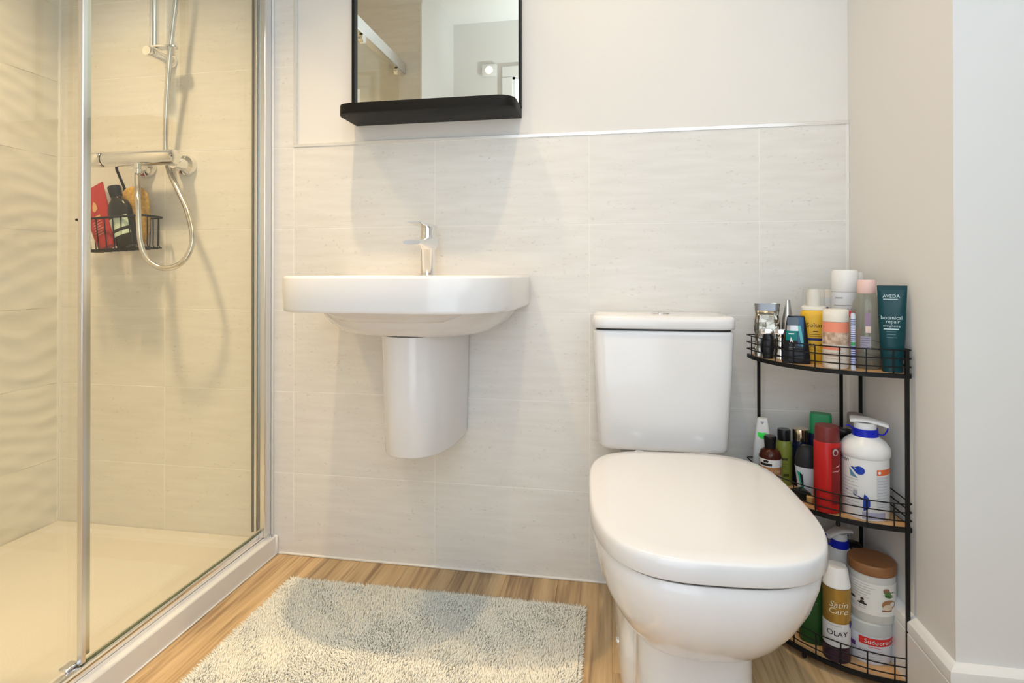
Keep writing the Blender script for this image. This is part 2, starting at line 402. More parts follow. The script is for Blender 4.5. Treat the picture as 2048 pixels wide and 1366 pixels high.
# end wall of the shower (seen in the mirror)
wall_front = structure(box('wall_front', XL, .0075, -1.80, -1.206, 0, CEIL, M_PAINT))
def end_tile(parent, x0, x1, z0, z1):
    o = bpy.data.objects.new('tile', cached_tile(x1 - x0, z1 - z0, 'b', flat_tile)); o.location = (x1, -1.2, z0); o.rotation_euler = (0, 0, PI); link(o, parent)
grid_tiles(wall_front, [XL, -.45, 0], zs_all[:10], end_tile)
box('grout', XL, 0, -1.207, -1.2013, 0, TOP, M_GROUT, wall_front)
structure(box('trim_4', -.001, .0085, -1.207, -1.1982, 0, TOP, M_GLOSSW, bev=.0008))

wall_right = structure(box('wall_right', XR, XE + .1, -.45, .106, 0, CEIL, M_PAINT))
wall_east = structure(box('wall_east', XE, XE + .1, YB, -.45, 0, CEIL, M_PAINT))
bm = bmesh.new(); b_box(bm, XL - .1, XE + .1, YB - .1, YB, 0, CEIL); wall_south = structure(mesh_obj('wall_south', bm, M_PAINT))
# wall with the open door behind the camera
bm = bmesh.new()
b_box(bm, XL, .38, -1.90, -1.80, 0, CEIL); b_box(bm, 1.22, XE, -1.90, -1.80, 0, CEIL); b_box(bm, .38, 1.22, -1.90, -1.80, 2.05, CEIL)
wall_door = structure(mesh_obj('wall_hall', bm, M_PAINT))
bm = bmesh.new(); b_box(bm, .315, .38, -1.80, -1.782, 0, 2.05, .003); b_box(bm, 1.22, 1.285, -1.80, -1.782, 0, 2.05, .003); b_box(bm, .315, 1.285, -1.80, -1.782, 2.05, 2.115, .003)
b_box(bm, .38, .395, -1.90, -1.79, 0, 2.05); b_box(bm, 1.205, 1.22, -1.90, -1.79, 0, 2.05); b_box(bm, .38, 1.22, -1.90, -1.79, 2.035, 2.05)
door_1 = structure(mesh_obj('door_1', bm, M_GLOSSW))

# skirting board wrapping the boxed-in wall
prof = [(0, 0), (.018, 0), (.018, .129), (.0165, .130), (.0165, .1325), (.018, .1335), (.018, .1505), (.0172, .153), (.010, .157), (.003, .1605), (0, .161)]
path = [(XR, -.004), (XR, -.45), (XE, -.45)]
rings = []
for i, (px, py) in enumerate(path):
    ring = []
    for d, z in prof:
        if i == 0: ring.append((px - d, py, z))
        elif i == 1: ring.append((px - d, py - d, z))
        else: ring.append((px, py - d, z))
    rings.append(ring)
baseboard_right = structure(loft('baseboard_right', rings, M_GLOSSW, angle=25))

# downlights
for (x, y, p), lab in zip(LAMPS, ('recessed round ceiling downlight above the shower tray', 'recessed round ceiling downlight above the washbasin', 'recessed round ceiling downlight above the toilet')):
    t = thing('downlight', lab, 'light', (x, y, CEIL), 0, 'ceiling downlights')
    lathe('trim_ring', [(.032, -.001), (.032, -.006), (.044, -.006), (.046, -.003), (.046, 0), (.032, 0)], M_GLOSSW, t)
    lathe('lens', [(.001, -.002), (.031, -.002), (.031, 0), (.001, 0)], mat('lamp_lens', (1, .9, .7), .3, emit=((1, .86, .62), 9)), t)

wl = thing('wall_light', 'small square lit wall light beside the door frame, seen in the mirror', 'light', (.235, -1.80, 2.10))
box('casing', -.045, .045, .0005, .016, -.035, .035, M_GLOSSW, wl, bev=.003, seg=2)
lathe('lens', [(.001, .0165), (.022, .0165), (.020, .020), (.001, .0215)], MATS['lamp_lens'], wl, axis='y')
# ------------------------------------------------------------------ shower tray and enclosure
tray = thing('shower_tray', 'low white shower tray with plastic upstand behind the glass screen', 'shower tray', (XL, 0, 0))
def T(o): o.location = -Vector(tray.location); return o
def rect(x0, x1, y0, y1, z): return [(x0, y0, z), (x1, y0, z), (x1, y1, z), (x0, y1, z)]
xt0, xt1, yt0, yt1 = XL + .001, -.078, -1.199, -.001
bm = bmesh.new()
b_loft(bm, [rect(xt0, xt1, yt0, yt1, 0), rect(xt0, xt1, yt0, yt1, .041), rect(xt0 + .003, xt1 - .003, yt0 + .003, yt1 - .003, .0435), rect(xt0 + .034, xt1 - .034, yt0 + .034, yt1 - .034, .0435), rect(xt0 + .046, xt1 - .046, yt0 + .046, yt1 - .046, .036), rect(xt0 + .30, xt1 - .30, yt0 + .5, yt1 - .5, .031)])
T(mesh_obj('tray', bm, M_TRAY, tray, angle=30))
# upstand with a gutter on top
up = [(-.055, 0), (-.055, .053), (-.0565, .0555), (-.0605, .0555), (-.0625, .053), (-.066, .050), (-.072, .0495), (-.075, .053), (-.0765, .0595), (-.0785, .0595), (-.0785, 0)]
T(loft('upstand', [[(x, y, z) for x, z in up] for y in (-1.199, -.0015)], M_UPVC, tray, angle=25))
T(box('sealant_strip', -.0635, -.0495, -.010, -.0005, .0, .0585, M_SEAL, tray, bev=.003))
T(box('sealant_bead', -.0553, -.0505, -1.199, -.002, 0, .004, M_SEAL, tray, bev=.0015))

enc = thing('shower_enclosure', 'clear glass shower screen with bright aluminium profiles beside the washbasin', 'shower screen', (-.09, 0, .06))
def E_(o): o.location = -Vector(enc.location); return o
E_(box('bottom_rail', -.0985, -.0795, -1.197, -.002, .044, .0795, M_CHROME, enc, bev=.002, seg=2))
bm = bmesh.new()
b_box(bm, -.1085, -.0985, -.040, -.0005, .08, 1.92, .001); b_box(bm, -.0985, -.0905, -.026, -.0005, .08, 1.92, .001); b_box(bm, -.0905, -.0725, -.036, -.0005, .06, 1.92, .002)
E_(mesh_obj('wall_profile', bm, M_ALU, enc))
E_(box('wall_seal', -.1135, -.1085, -.043, -.037, .08, 1.92, M_RUBBER, enc))
E_(box('sealant_strip', -.0725, -.0655, -.006, -.0003, .058, 1.92, M_SEAL, enc, bev=.002))
E_(box('fixed_pane', -.0905, -.0845, -.625, -.022, .0795, 1.90, M_GLASS, enc))
E_(box('sliding_pane', -.1105, -.1045, -1.17, -.590, .0795, 1.90, M_GLASS, enc))
E_(box('pane_edge', -.0907, -.0843, -.622, -.022, .0797, .0808, M_GLEDGE, enc))
bm = bmesh.new(); b_box(bm, -.0935, -.0815, -.6285, -.6175, .0825, 1.90, .0015); b_box(bm, -.116, -.099, -.604, -.592, .0825, 1.90, .0015)
E_(mesh_obj('stile', bm, M_ALU, enc))
E_(box('stile_seal', -.0975, -.0935, -.6165, -.6115, .0835, 1.90, M_RUBBER, enc))
E_(box('bottom_guide', -.112, -.092, -.650, -.622, .0797, .0865, M_ALU, enc, bev=.002))
E_(box('top_rail', -.118, -.078, -1.197, -.002, 1.885, 1.945, M_ALU, enc, bev=.003))
for y in (-1.10, -.70):
    E_(lathe('roller', [(.002, -.02), (.017, -.02), (.019, -.016), (.019, 0), (.002, 0)], M_CHROME, enc, loc=(-.078, y, 1.868), axis='x'))
E_(tube('door_handle', smooth_path([(-.104, -1.05, 1.0), (-.065, -1.05, 1.0), (-.062, -1.05, 1.06), (-.065, -1.05, 1.20), (-.104, -1.05, 1.20)], 6), .008, M_CHROME, enc))

# ------------------------------------------------------------------ shower mixer, rail, hose
mix = thing('shower_mixer', 'chrome thermostatic shower bar valve on the shower wall', 'shower valve', (-.44, 0, 1.215))
def Q(o): o.location = -Vector(mix.location); return o
def bar_x(y): return [(x, y, 0) for x in ()]
Q(lathe('valve_body', [(.001, -.600), (.021, -.600), (.0232, -.597), (.0232, -.356), (.0215, -.350), (.013, -.346), (.001, -.345)], M_CHROME, mix, loc=(0, -.07, 1.219), axis='x'))
Q(lathe('temperature_knob', [(.001, -.655), (.0210, -.655), (.0238, -.650), (.0238, -.606), (.0215, -.603), (.001, -.603)], M_CHROME, mix, loc=(0, -.07, 1.219), axis='x'))
for x in (-.5146, -.3689):
    Q(lathe('wall_plate', [(.001, 0), (.034, 0), (.034, -.004), (.030, -.014), (.020, -.019), (.017, -.06), (.001, -.06)], M_CHROME, mix, loc=(x, -.0005, 1.205), axis='y'))
Q(lathe('hose_outlet', [(.001, 0), (.012, 0), (.013, .012), (.010, .016), (.012, .03), (.001, .03)], M_CHROME, mix, loc=(-.4758, -.078, 1.171)))
s_flat = [(-1, 1, .0212, 2), (3, 1, .0212, 2)]

rail = thing('shower_riser_rail', 'vertical chrome riser rail with wall bracket above the shower valve', 'shower rail', (-.43, 0, 1.55))
def RR(o): o.location = -Vector(rail.location); return o
RR(tube('rail', [(-.4315, -.065, 1.562), (-.4315, -.065, 2.19)], .0125, M_CHROME, rail, 16))
RR(lathe('wall_bracket', [(.001, 0), (.024, 0), (.024, -.005), (.020, -.012), (.0145, -.03), (.0135, -.07), (.001, -.07)], M_CHROME, rail, loc=(-.4300, -.0005, 1.541), axis='y'))
RR(lathe('bracket_knob', [(.001, -.066), (.0145, -.066), (.0155, -.07), (.0155, -.094), (.014, -.097), (.001, -.097)], M_CHROME, rail, loc=(-.4305, 0, 1.541), axis='y'))
RR(lathe('wall_bracket', [(.001, 0), (.024, 0), (.024, -.005), (.0145, -.03), (.0135, -.08), (.001, -.08)], M_CHROME, rail, loc=(-.4300, -.0005, 2.16), axis='y'))
ring = [(x, y) for x, y in [(-.444 + .0, -.065)]]
bm = bmesh.new()
outl = [(-.4315 + .014 * math.cos(t), -.065 + .014 * math.sin(t)) for t in np.linspace(PI / 2, 3 * PI / 2, 10)] + [(-.371 + .015 * math.cos(t), -.060 + .015 * math.sin(t)) for t in np.linspace(-PI / 2, PI / 2, 10)]
b_loft(bm, [[(x, y, 1.5585) for x, y in outl], [(x, y, 1.5635) for x, y in outl]])
RR(mesh_obj('hose_ring', bm, M_CHROME, rail))

hp = [(-.4758, -.078, 1.176), (-0.4777, -0.078, 1.1663), (-0.4558, -0.1, 1.1284), (-0.4283, -0.128, 1.0816), (-0.4153, -0.138, 1.006), (-0.4101, -0.138, 0.9542), (-0.3932, -0.136, 0.9098), (-0.3665, -0.132, 0.8861), (-0.3349, -0.126, 0.8773), (-0.3, -0.118, 0.8876), (-0.275, -0.11, 0.9173), (-0.2667, -0.102, 0.9591), (-0.28, -0.092, 1.0078), (-0.3088, -0.08, 1.0668), (-0.3517, -0.062, 1.1221), (-0.3937, -0.042, 1.173), (-0.4158, -0.031, 1.2165), (-0.4187, -0.034, 1.2664), (-0.4074, -0.045, 1.3572), (-0.3961, -0.052, 1.4481), (-.3800, -.060, 1.5527), (-.3685, -.060, 1.6448), (-.3599, -.060, 1.7059), (-.35, -.065, 1.80), (-.345, -.08, 1.93)]
sp = smooth_path(hp, 12)
# resample evenly, ribbed radius
dist = [0]
for a, b in zip(sp, sp[1:]): dist.append(dist[-1] + (b - a).length)
L_ = dist[-1]; step = .0022; n = int(L_ / step); dv = np.array(dist); pv = np.array([tuple(p) for p in sp])
pp = [tuple(np.interp(i * L_ / n, dv, pv[:, c]) for c in range(3)) for i in range(n + 1)]
bm = bmesh.new(); b_tube(bm, pp, [.0086 if i % 2 else .0071 for i in range(n + 1)], 8)
hose = mesh_obj('shower_hose', bm, M_HOSE, angle=70); tag(hose, 'ribbed chrome shower hose hanging in a loop below the bar valve', 'shower hose')

# ------------------------------------------------------------------ wire caddy hung on the valve and what is in it
TILT = math.radians(2.6)
cad = thing('shower_caddy', 'black wire shower basket hanging from the chrome bar valve', 'basket', (-.533, -.062, .934))
cad.rotation_euler = (0, -TILT, 0)
def rrect(hw, y0, y1, z, r=.012, n=4):
    pts = []
    for cx, cy, a0 in ((hw - r, y1 - r, 0), (-hw + r, y1 - r, PI / 2), (-hw + r, y0 + r, PI), (hw - r, y0 + r, 3 * PI / 2)):
        for i in range(n + 1): t = a0 + PI / 2 * i / n; pts.append((cx + r * math.cos(t), cy + r * math.sin(t), z))
    return pts + [pts[0]]
bm = bmesh.new(); b_tube(bm, rrect(.117, -.062, .022, .098, .01), .0034, 6); mesh_obj('rim', bm, M_BLACK, cad)
bm = bmesh.new(); b_tube(bm, rrect(.112, -.054, .016, .003, .014), .0022, 6); mesh_obj('bottom_wire', bm, M_BLACK, cad)
for i in range(8):
    xw = -.098 + .028 * i
    tube('wire', smooth_path([(xw * 1.03, -.060, .098), (xw, -.055, .01), (xw, -.047, .001), (xw, .010, .001), (xw, .016, .01), (xw * 1.03, .020, .098)], 4), .0017, M_BLACK, cad, 6)
for yy in (-.040, -.018, .004):
    tube('side_wire', smooth_path([(-.117, yy, .098), (-.113, yy, .012), (-.106, yy, .002), (.106, yy, .002), (.113, yy, .012), (.117, yy, .098)], 4), .0017, M_BLACK, cad, 6)
bm = bmesh.new(); b_loft(bm, [[(x - .004, y, z), (x + .004, y, z), (x + .004, y + .003, z), (x - .004, y + .003, z)] for x, y, z in ((-.030, .020, .096), (-.020, .022, .200), (-.052, .028, .262), (-.054, .028, .29))]); mesh_obj('hook', bm, M_BLACK, cad)

tb = thing('shower_tube', 'red squeeze tube leaning in the shower basket, left of the dark bottle', 'tube', (-.564, -.095, .9425)); tb.rotation_euler = (0, math.radians(-22), math.radians(-6))
secs = [(0, .032, .015, 2.4), (.012, .034, .0155, 2.4), (.03, .036, .0155, 2.4), (.10, .0445, .012, 2.4), (.184, .054, .004, 3), (.198, .055, .002, 4)]
body('tube_body', secs, plas('crimson_tube', (.42, .035, .03), .35), tb)
GOLD = mat('gold_print', (.62, .36, .14), .4); PINK = plas('pale_print', (.75, .42, .36), .5)
lines('small_print', secs, -.015, .022, .083, 6, .0085, PINK, tb, th=.0018)
patch('print_band', secs, -.012, .020, .095, .102, GOLD, tb)
blob('gold_motif', secs, [(.004, .115), (.016, .122), (.014, .140), (.006, .150), (-.002, .137), (-.004, .122)], GOLD, tb)

sb = thing('shower_gel_bottle', 'dark brown bottle with mint label in the shower basket', 'bottle', (-.486, -.1005, .9435)); sb.rotation_euler = (0, math.radians(-17), math.radians(-4))
secs = [(0, .030, .018, 2.6), (.004, .034, .020, 2.6), (.100, .0400, .0205, 2.4), (.120, .0400, .0205, 2.3), (.140, .034, .019, 2.1), (.151, .020, .016, 2), (.157, .0155, .0145, 2), (.163, .0155, .0145, 2)]
body('bottle_body', secs, plas('dark_amber_plastic', (.018, .016, .012), .22), sb)
body('cap', [(.163, .0165, .0165, 2), (.190, .0185, .0185, 2), (.194, .017, .017, 2)], plas('black_cap', (.015, .015, .016), .35), sb)
patch('label_patch', secs, -.033, .034, .058, .093, plas('mint_label', (.56, .67, .55), .5), sb); patch('label_patch', secs, -.0325, .033, .036, .048, MATS['mint_label'], sb)
sg = thing('bath_sponge', 'round yellow sponge with holes behind the dark bottle in the shower basket', 'sponge', (-.505, -.060, 1.039))
bm = bmesh.new(); bmesh.ops.create_uvsphere(bm, u_segments=32, v_segments=22, radius=1)
holes = [Vector(rng.normal(size=3)).normalized() for _ in range(70)]
for v in bm.verts:
    d = v.co.normalized(); q = 1
    for h in holes:
        a = d.angle(h); q -= .05 * math.exp(-(a / .09) ** 2)
    sq = 1 / (abs(d.x) ** 3 + abs(d.z) ** 3 + abs(d.y) ** 2.2) ** (1 / 3)
    v.co = Vector((d.x * .053, d.y * .0165, d.z * .095)) * q * min(sq, 1.15)
mesh_obj('sponge', bm, mat('yellow_sponge', (.62, .40, .10), .9, noise=((120, 120, 120), .35, (.40, .22, .05)), bump=((160, 160, 160), .8, 3)), sg, angle=180)

# ------------------------------------------------------------------ wall mirror with shelf
mr = thing('wall_mirror', 'rectangular wall mirror in a thin black frame with a black shelf', 'mirror', (.455, 0, 1.307))
def MM(o): o.location = -Vector(mr.location); return o
mx0, mx1, mz0, mz1 = .2005, .7105, 1.335, 2.02
bm = bmesh.new()
b_box(bm, mx0, mx0 + .009, -.024, .0055, mz0, mz1, .0008); b_box(bm, mx1 - .007, mx1, -.024, .0055, mz0, mz1, .0008)
b_box(bm, mx0, mx1, -.024, .0055, mz1, mz1 + .009, .0008); b_box(bm, mx0 + .009, mx1 - .007, -.014, .0055, mz0, mz0 + .004)
MM(mesh_obj('frame', bm, M_BLACK, mr))
MM(box('mirror_glass', mx0 + .0085, mx1 - .0065, -.0125, -.0085, mz0 + .003, mz1, M_MIRROR, mr))
MM(box('backing', mx0 + .0085, mx1 - .0065, -.0083, .0052, mz0 + .003, mz1, M_BLACK, mr))
r = .042; sx0, sx1, sd = .2030, .7085, .133
outl = [(sx0, .0055)] + [(sx0 + r - r * math.cos(t), -sd + r - r * math.sin(t)) for t in np.linspace(0, PI / 2, 9)] + [(sx1 - r + r * math.sin(t), -sd + r - r * math.cos(t)) for t in np.linspace(0, PI / 2, 9)] + [(sx1, .0055)]
MM(prism('shelf', outl, 1.307, 1.335, M_BLACKW, mr, bev=.0012, seg=2))
for xs_ in (.232, .40, .505, .685):
    MM(lathe('screw', [(.001, -.0015), (.0036, -.0015), (.0042, .0003), (.001, .0003)], mat('dark_screw', (.004, .004, .004), .35), mr, N=12, loc=(xs_, -.022, 1.3068)))

# ------------------------------------------------------------------ washbasin
wb = thing('washbasin', 'white wall hung washbasin with a half pedestal under the black mirror shelf', 'washbasin', (.447, 0, .405))
def WB(o): o.location = -Vector(wb.location); return o
cx, a = .4475, .2865
def br(z, k=1, ins=0): return dring(cx, -.15, z, a * k - ins, .283 * k - ins, .1495 if ins == 0 else .1495, 3.9, 30, 72)
rings = [br(.7735, .93, .03), br(.7735, .985), br(.775, .992), br(.781, .996), br(.850, 1.0), br(.8545, .998, .001), br(.857, .994, .003)]
def inn(z, k): return dring(cx, -.262, z, .236 * k, .145 * k, .118 * k, 3.2, 3.2, 72)
rings += [inn(.857, 1.0), inn(.852, .975), inn(.82, .92), inn(.775, .82), inn(.748, .60), inn(.744, .3)]
WB(loft('basin', rings, M_PORC, wb, cap0=True, cap1=True, angle=60))
def bw(z, k, kb=1.0): return dring(cx + .006, -.13, z, .252 * k, .225 * k, .129, 2.5, 14, 64)
WB(loft('basin_bowl', [bw(.776, 1.0), bw(.768, .985), bw(.752, .945), bw(.735, .885), bw(.718, .80), bw(.709, .70), bw(.7045, .58), bw(.703, .4)], M_PORC, wb, angle=60))
def pd(z, k, ad=0): return dring(.458, -.07, z, .0985 * k, (.212) * k, .069, 2.5, 20, 56)
WB(loft('semi_pedestal', [pd(.4055, .90), pd(.4062, .925), pd(.409, .935), pd(.55, .965), pd(.65, .99), pd(.706, 1.01)], M_PORC, wb, angle=50))
WB(lathe('waste', [(.001, .7475), (.021, .7475), (.023, .746), (.023, .740), (.001, .740)], M_CHROME, wb, loc=(cx, -.262, 0)))

tap = thing('basin_tap', 'chrome waterfall mixer tap with flat lever on the washbasin rim', 'tap', (.4555, -.082, .857))
lathe('tap_body', [(.001, 0), (.0225, 0), (.0225, .003), (.0205, .0045), (.0205, .074), (.0215, .076), (.0215, .107), (.001, .107)], M_CHROME, tap)
sp_r = []
for t in np.linspace(0, 1, 9):
    y = .020 - .150 * t; hw = .0245 - .001 * t; zc = .091 - .006 * t; hh = (.0165 * (1 - t) ** 1.2 + .0055)
    sp_r.append([(hw * sgp(math.cos(q), .6), y, zc + hh * sgp(math.sin(q), .8)) for q in [2 * PI * i / 24 for i in range(24)]])
loft('spout', sp_r, M_CHROME, tap)
lathe('lever_hub', [(.001, .107), (.0195, .107), (.0195, .134), (.001, .134)], M_CHROME, tap)
lv = []
for t in np.linspace(0, 1, 8):
    y = .022 - .135 * t; hw = .0215 - .004 * t; hh = .0055 * (1 - t) + .0018; zc = .136 + .003 * t
    lv.append([(hw * sgp(math.cos(q), .5), y, zc + hh * sgp(math.sin(q), .7)) for q in [2 * PI * i / 20 for i in range(20)]])
loft('lever', lv, M_CHROME, tap)

# ------------------------------------------------------------------ toilet
TX = 1.0845
wc = thing('toilet', 'white close coupled toilet with its lid down beside the corner shelf', 'toilet', (TX, 0, 0))
# cistern
def cr(z, hw, yf, n=9): return dring(0, -.09, z, hw, -yf - .09, .088, n, 26, 64)
loft('cistern', [cr(.425, .148, -.164), cr(.428, .1525, -.168), cr(.436, .1555, -.171), (cr(.60, .1645, -.177)), cr(.712, .1690, -.180), cr(.7185, .1678, -.179), cr(.721, .164, -.176)], M_PORC, wc, angle=50)
loft('cistern_gap', [cr(.7205, .163, -.173), cr(.7265, .163, -.173)], M_DARK, wc)
loft('cistern_lid', [cr(.7255, .1665, -.178), cr(.727, .1700, -.183), cr(.731, .1715, -.185), cr(.748, .1715, -.185), cr(.7545, .1690, -.1825), cr(.757, .163, -.177)], M_PORC, wc, angle=50)
for sgn, kk in ((-1, .0215), (1, .0235)):
    pts = [(sgn * (.0015 + .0 * 1), -.09 + .021 * s) for s in (-1,)]
    outl = [(sgn * .0012 + sgn * kk * math.cos(t), -.09 + .023 * math.sin(t)) for t in np.linspace(-PI / 2, PI / 2, 12)]
    prism('flush_button', outl, .7565, .7605, M_CHROME, wc, bev=.001)
ROT = math.radians(2.4)
def part_rot(o): o.rotation_euler = (0, 0, ROT); return o
# pan: rim/bowl down to the foot
def pring(z, hw, yb, yf, nf, ym=-.45, nb=3.6, cxo=.0065):
    return dring(cxo, ym, z, hw, ym - yf, yb - ym, nf, nb, 72)
bowl = [pring(.4055, .176, -.225, -.720, 3.0), pring(.4035, .186, -.222, -.7285, 3.0), pring(.396, .1895, -.22, -.7315, 3.0), pring(.372, .1885, -.18, -.730, 2.9, nb=4.5),
        pring(.335, .181, -.12, -.719, 2.75, nb=6), pring(.30, .170, -.09, -.700, 2.6, nb=8), pring(.265, .155, -.07, -.671, 2.5, nb=9), pring(.235, .139, -.06, -.637, 2.45, nb=9),
        pring(.212, .124, -.06, -.603, 2.5, nb=9), pring(.196, .1125, -.06, -.573, 2.6, nb=9), pring(.187, .1065, -.06, -.553, 2.8, nb=9), pring(.1815, .1045, -.06, -.546, 3.0, nb=9), pring(.177, .1045, -.06, -.5455, 3.0, nb=9),
        pring(.10, .1055, -.06, -.5465, 3.1, nb=9), pring(.03, .107, -.06, -.5480, 3.1, nb=9), pring(0, .108, -.06, -.549, 3.1, nb=9)]
part_rot(loft('pan', bowl[::-1], M_PORC, wc, angle=50))
foot = [dring(.0035, -.27, z, hw, yfr, .24, 5, 8, 56) for z, hw, yfr in ((0, .1265, .150), (.06, .1270, .150), (.095, .1245, .148), (.108, .1205, .144), (.13, .1195, .142), (.25, .1190, .140), (.34, .1180, .130), (.40, .110, .10))]
part_rot(loft('pan_foot', foot, M_PORC, wc, angle=60))
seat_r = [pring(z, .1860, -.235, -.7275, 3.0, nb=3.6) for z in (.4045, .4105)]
part_rot(loft('seat', seat_r, plas('seat_shadow_grey', (.06, .06, .06), .4), wc))  # seat coloured near black to paint in the gap's shade under the lid
def lr(z, ins): return dring(.0065, -.45, z, .1955 - ins, .2885 - ins, .2245 - ins, 3.1, 3.5, 84)
part_rot(loft('lid', [lr(.4112, .004), lr(.4112, .0012), lr(.4130, 0), lr(.4345, .0), lr(.4400, .0010), lr(.4432, .0028), lr(.4450, .0062), lr(.4462, .03), lr(.4466, .08)], M_SEAT, wc, angle=60))
for sx in (-1, 1):
    part_rot(lathe('lid_hinge', [(.001, .411), (.012, .411), (.012, .436), (.010, .438), (.001, .438)], M_CHROME, wc, loc=(.0065 + sx * .075, -.212, 0), N=18))
    o = lathe('floor_screw', [(.001, 0), (.0085, 0), (.0085, .003), (.006, .006), (.001, .0065)] if sx > 0 else [(.001, 0), (.0085, 0), (.0085, -.003), (.006, -.006), (.001, -.0065)], M_CHROME, wc, loc=(.0035 + sx * .1262, -.300, .040), axis='x', N=16); part_rot(o)

# ------------------------------------------------------------------ corner shelf
CX, CY, RA = 1.562, -.060, .256
cs = thing('corner_shelf', 'black wire three tier corner shelf with wooden boards beside the toilet', 'shelf', (CX, CY, 0))
ZT = (.0265, .3415, .6560)      # board tops
def arc(r, n=20): return [(-r * math.cos(t), -r * math.sin(t)) for t in np.linspace(0, PI / 2, n)]
CH = .036
for zt in ZT:
    out = arc(RA - .004) + [(0 - .002, -CH), (-CH, -.002)]
    bd = prism('shelf_board', out, zt - .0065, zt, M_SHELFW, cs, bev=.0006, seg=1)
    bm = bmesh.new()
    # flat front band + back bars
    A0, A1 = arc(RA + .002, 24), arc(RA - .0035, 24)
    b_loft(bm, [[(p[0], p[1], zt - .0095), (p[0], p[1], zt - .0005), (q[0], q[1], zt - .0005), (q[0], q[1], zt - .0095)] for p, q in zip(A0, A1)])
    b_box(bm, -RA, -CH, -.0035, .002, zt - .0095, zt - .0005); b_box(bm, -.0035, .002, -RA, -CH, zt - .0095, zt - .0005)
    b_tube(bm, [(-CH, -.001, zt - .005), (-.001, -CH, zt - .005)], .0032, 6)
    fr_ = mesh_obj('shelf_frame', bm, M_BLACK, cs)
    for k in range(3):
        z = zt + .0135 + k * .0175
        pts = [(-CH, .001, z), (-RA, .001, z), (-RA - .003, -.004, z)] + [(p[0], p[1], z) for p in arc(RA + .002, 24)[1:-1]] + [(-.003, -RA - .003, z), (.001, -RA, z), (.001, -CH, z), (-CH, .001, z)]
        tube('rail', pts, .0014, M_BLACK, fr_, 6)
    for i in range(1, 9):
        t = PI / 2 * (i - .25) / 8.4
        px, py = -(RA + .002) * math.cos(t), -(RA + .002) * math.sin(t)
        tube('upright', [(px, py, zt - .004), (px, py, zt + .0485)], .0014, M_BLACK, fr_, 6)
    for t in ([.78], [1.056], [])[ZT.index(zt)]:
        lathe('foot', [(.001, -.021), (.004, -.021), (.005, -.017), (.004, -.009), (.001, -.009)], M_BLACK, fr_, N=10, loc=(-(RA - .004) * math.cos(t), -(RA - .004) * math.sin(t), zt))
posts = [(1.3335 - CX, -.0555 - CY), (1.5285 - CX, -.055 - CY), (1.5610 - CX, -.085 - CY), (1.5550 - CX, -.3170 - CY)]
for i, (px, py) in enumerate(posts):
    bm = bmesh.new(); b_box(bm, px - .0035, px + .0035, py - .0035, py + .0035, .0 if i != 1 else .30, ZT[2] + (.05 if i == 3 else 0), .0008)
    mesh_obj('post', bm, M_BLACK, cs)

# ------------------------------------------------------------------ toiletries
FACE = math.radians(-19)
WHITE = plas('white_bottle', (.80, .80, .79), .28); CREAM = plas('cream_cap', (.82, .77, .68), .35)
INK = plas('black_ink', (.02, .02, .02), .6); NAVY = plas('navy_ink', (.02, .03, .16), .5); GREYT = plas('grey_ink', (.34, .34, .38), .6)
BLKP = plas('black_plastic', (.012, .012, .013), .25); WPRINT = plas('white_print', (.82, .83, .83), .5)
zt = ZT[2] + .0004
# foil pouch
t = thing('foil_pouch', 'crinkled silver foil pouch at the left end of the top shelf', 'pouch', (1.343, -.098, zt), FACE)
bm = bmesh.new(); rings = []
for j in range(15):
    z = .13 * j / 14; hw = .0275 + .001 * math.sin(j); hd = .017 if j < 12 else .017 - .005 * (j - 11)
    r_ = sring(0, 0, z, hw, max(hd, .002), 6, 28)
    rings.append([(x * (1 + .03 * rng.normal()), y + .0016 * rng.normal(), z + .0012 * rng.normal() if 0 < j < 14 else z + .003 * math.sin(x * 110)*(j == 14)) for x, y, z in r_])
b_loft(bm, rings); mesh_obj('pouch_body', bm, mat('silver_foil', (.38, .36, .31), .28, 1, bump=((60, 60, 60), .9, 3)), t, angle=12)
patch('top_fold', [(0, .0285, .018, 6), (.2, .0285, .018, 6)], -.026, .026, .113, .131, mat('grey_foil', (.25, .26, .28), .3, .8), t, eps=.002)
# trimmer
t = thing('nose_trimmer', 'tapered silver trimmer standing behind the blue shower gel', 'trimmer', (1.389, -.104, zt), FACE)
lathe('trimmer_body', [(.001, 0), (.013, 0), (.0145, .01), (.0145, .05), (.0125, .09), (.006, .134), (.0055, .140), (.001, .142)], mat('satin_silver', (.62, .63, .64), .28, .9), t)
patch('switch', [(0, .0145, .0145, 2), (.06, .0143, .0143, 2), (.09, .0125, .0125, 2)], -.004, .004, .05, .075, BLKP, t, eps=.001)
# razors
t = thing('black_razor', 'black razor with silver head at the front left of the top shelf', 'razor', (1.334, -.138, zt), FACE)
bm = bmesh.new(); b_loft(bm, [sring(0, 0, z, a_, b_, 3, 20) for z, a_, b_ in ((0, .011, .012), (.02, .014, .014), (.045, .013, .012), (.058, .009, .008))]); mesh_obj('handle', bm, BLKP, t)
bm = bmesh.new(); b_box(bm, -.016, .012, -.012, .008, .058, .072, .004, 2); mesh_obj('head', bm, M_CHROME, t)
t = thing('silver_razor', 'chrome T shaped razor in front of the foil pouch', 'razor', (1.3575, -.160, zt), FACE)
lathe('handle', [(.001, 0), (.012, 0), (.0125, .008), (.009, .02), (.0075, .045), (.011, .062), (.001, .062)], M_CHROME, t)
bm = bmesh.new(); b_box(bm, -.0145, .0145, -.009, .009, .060, .073, .003, 2); mesh_obj('head', bm, M_CHROME, t)
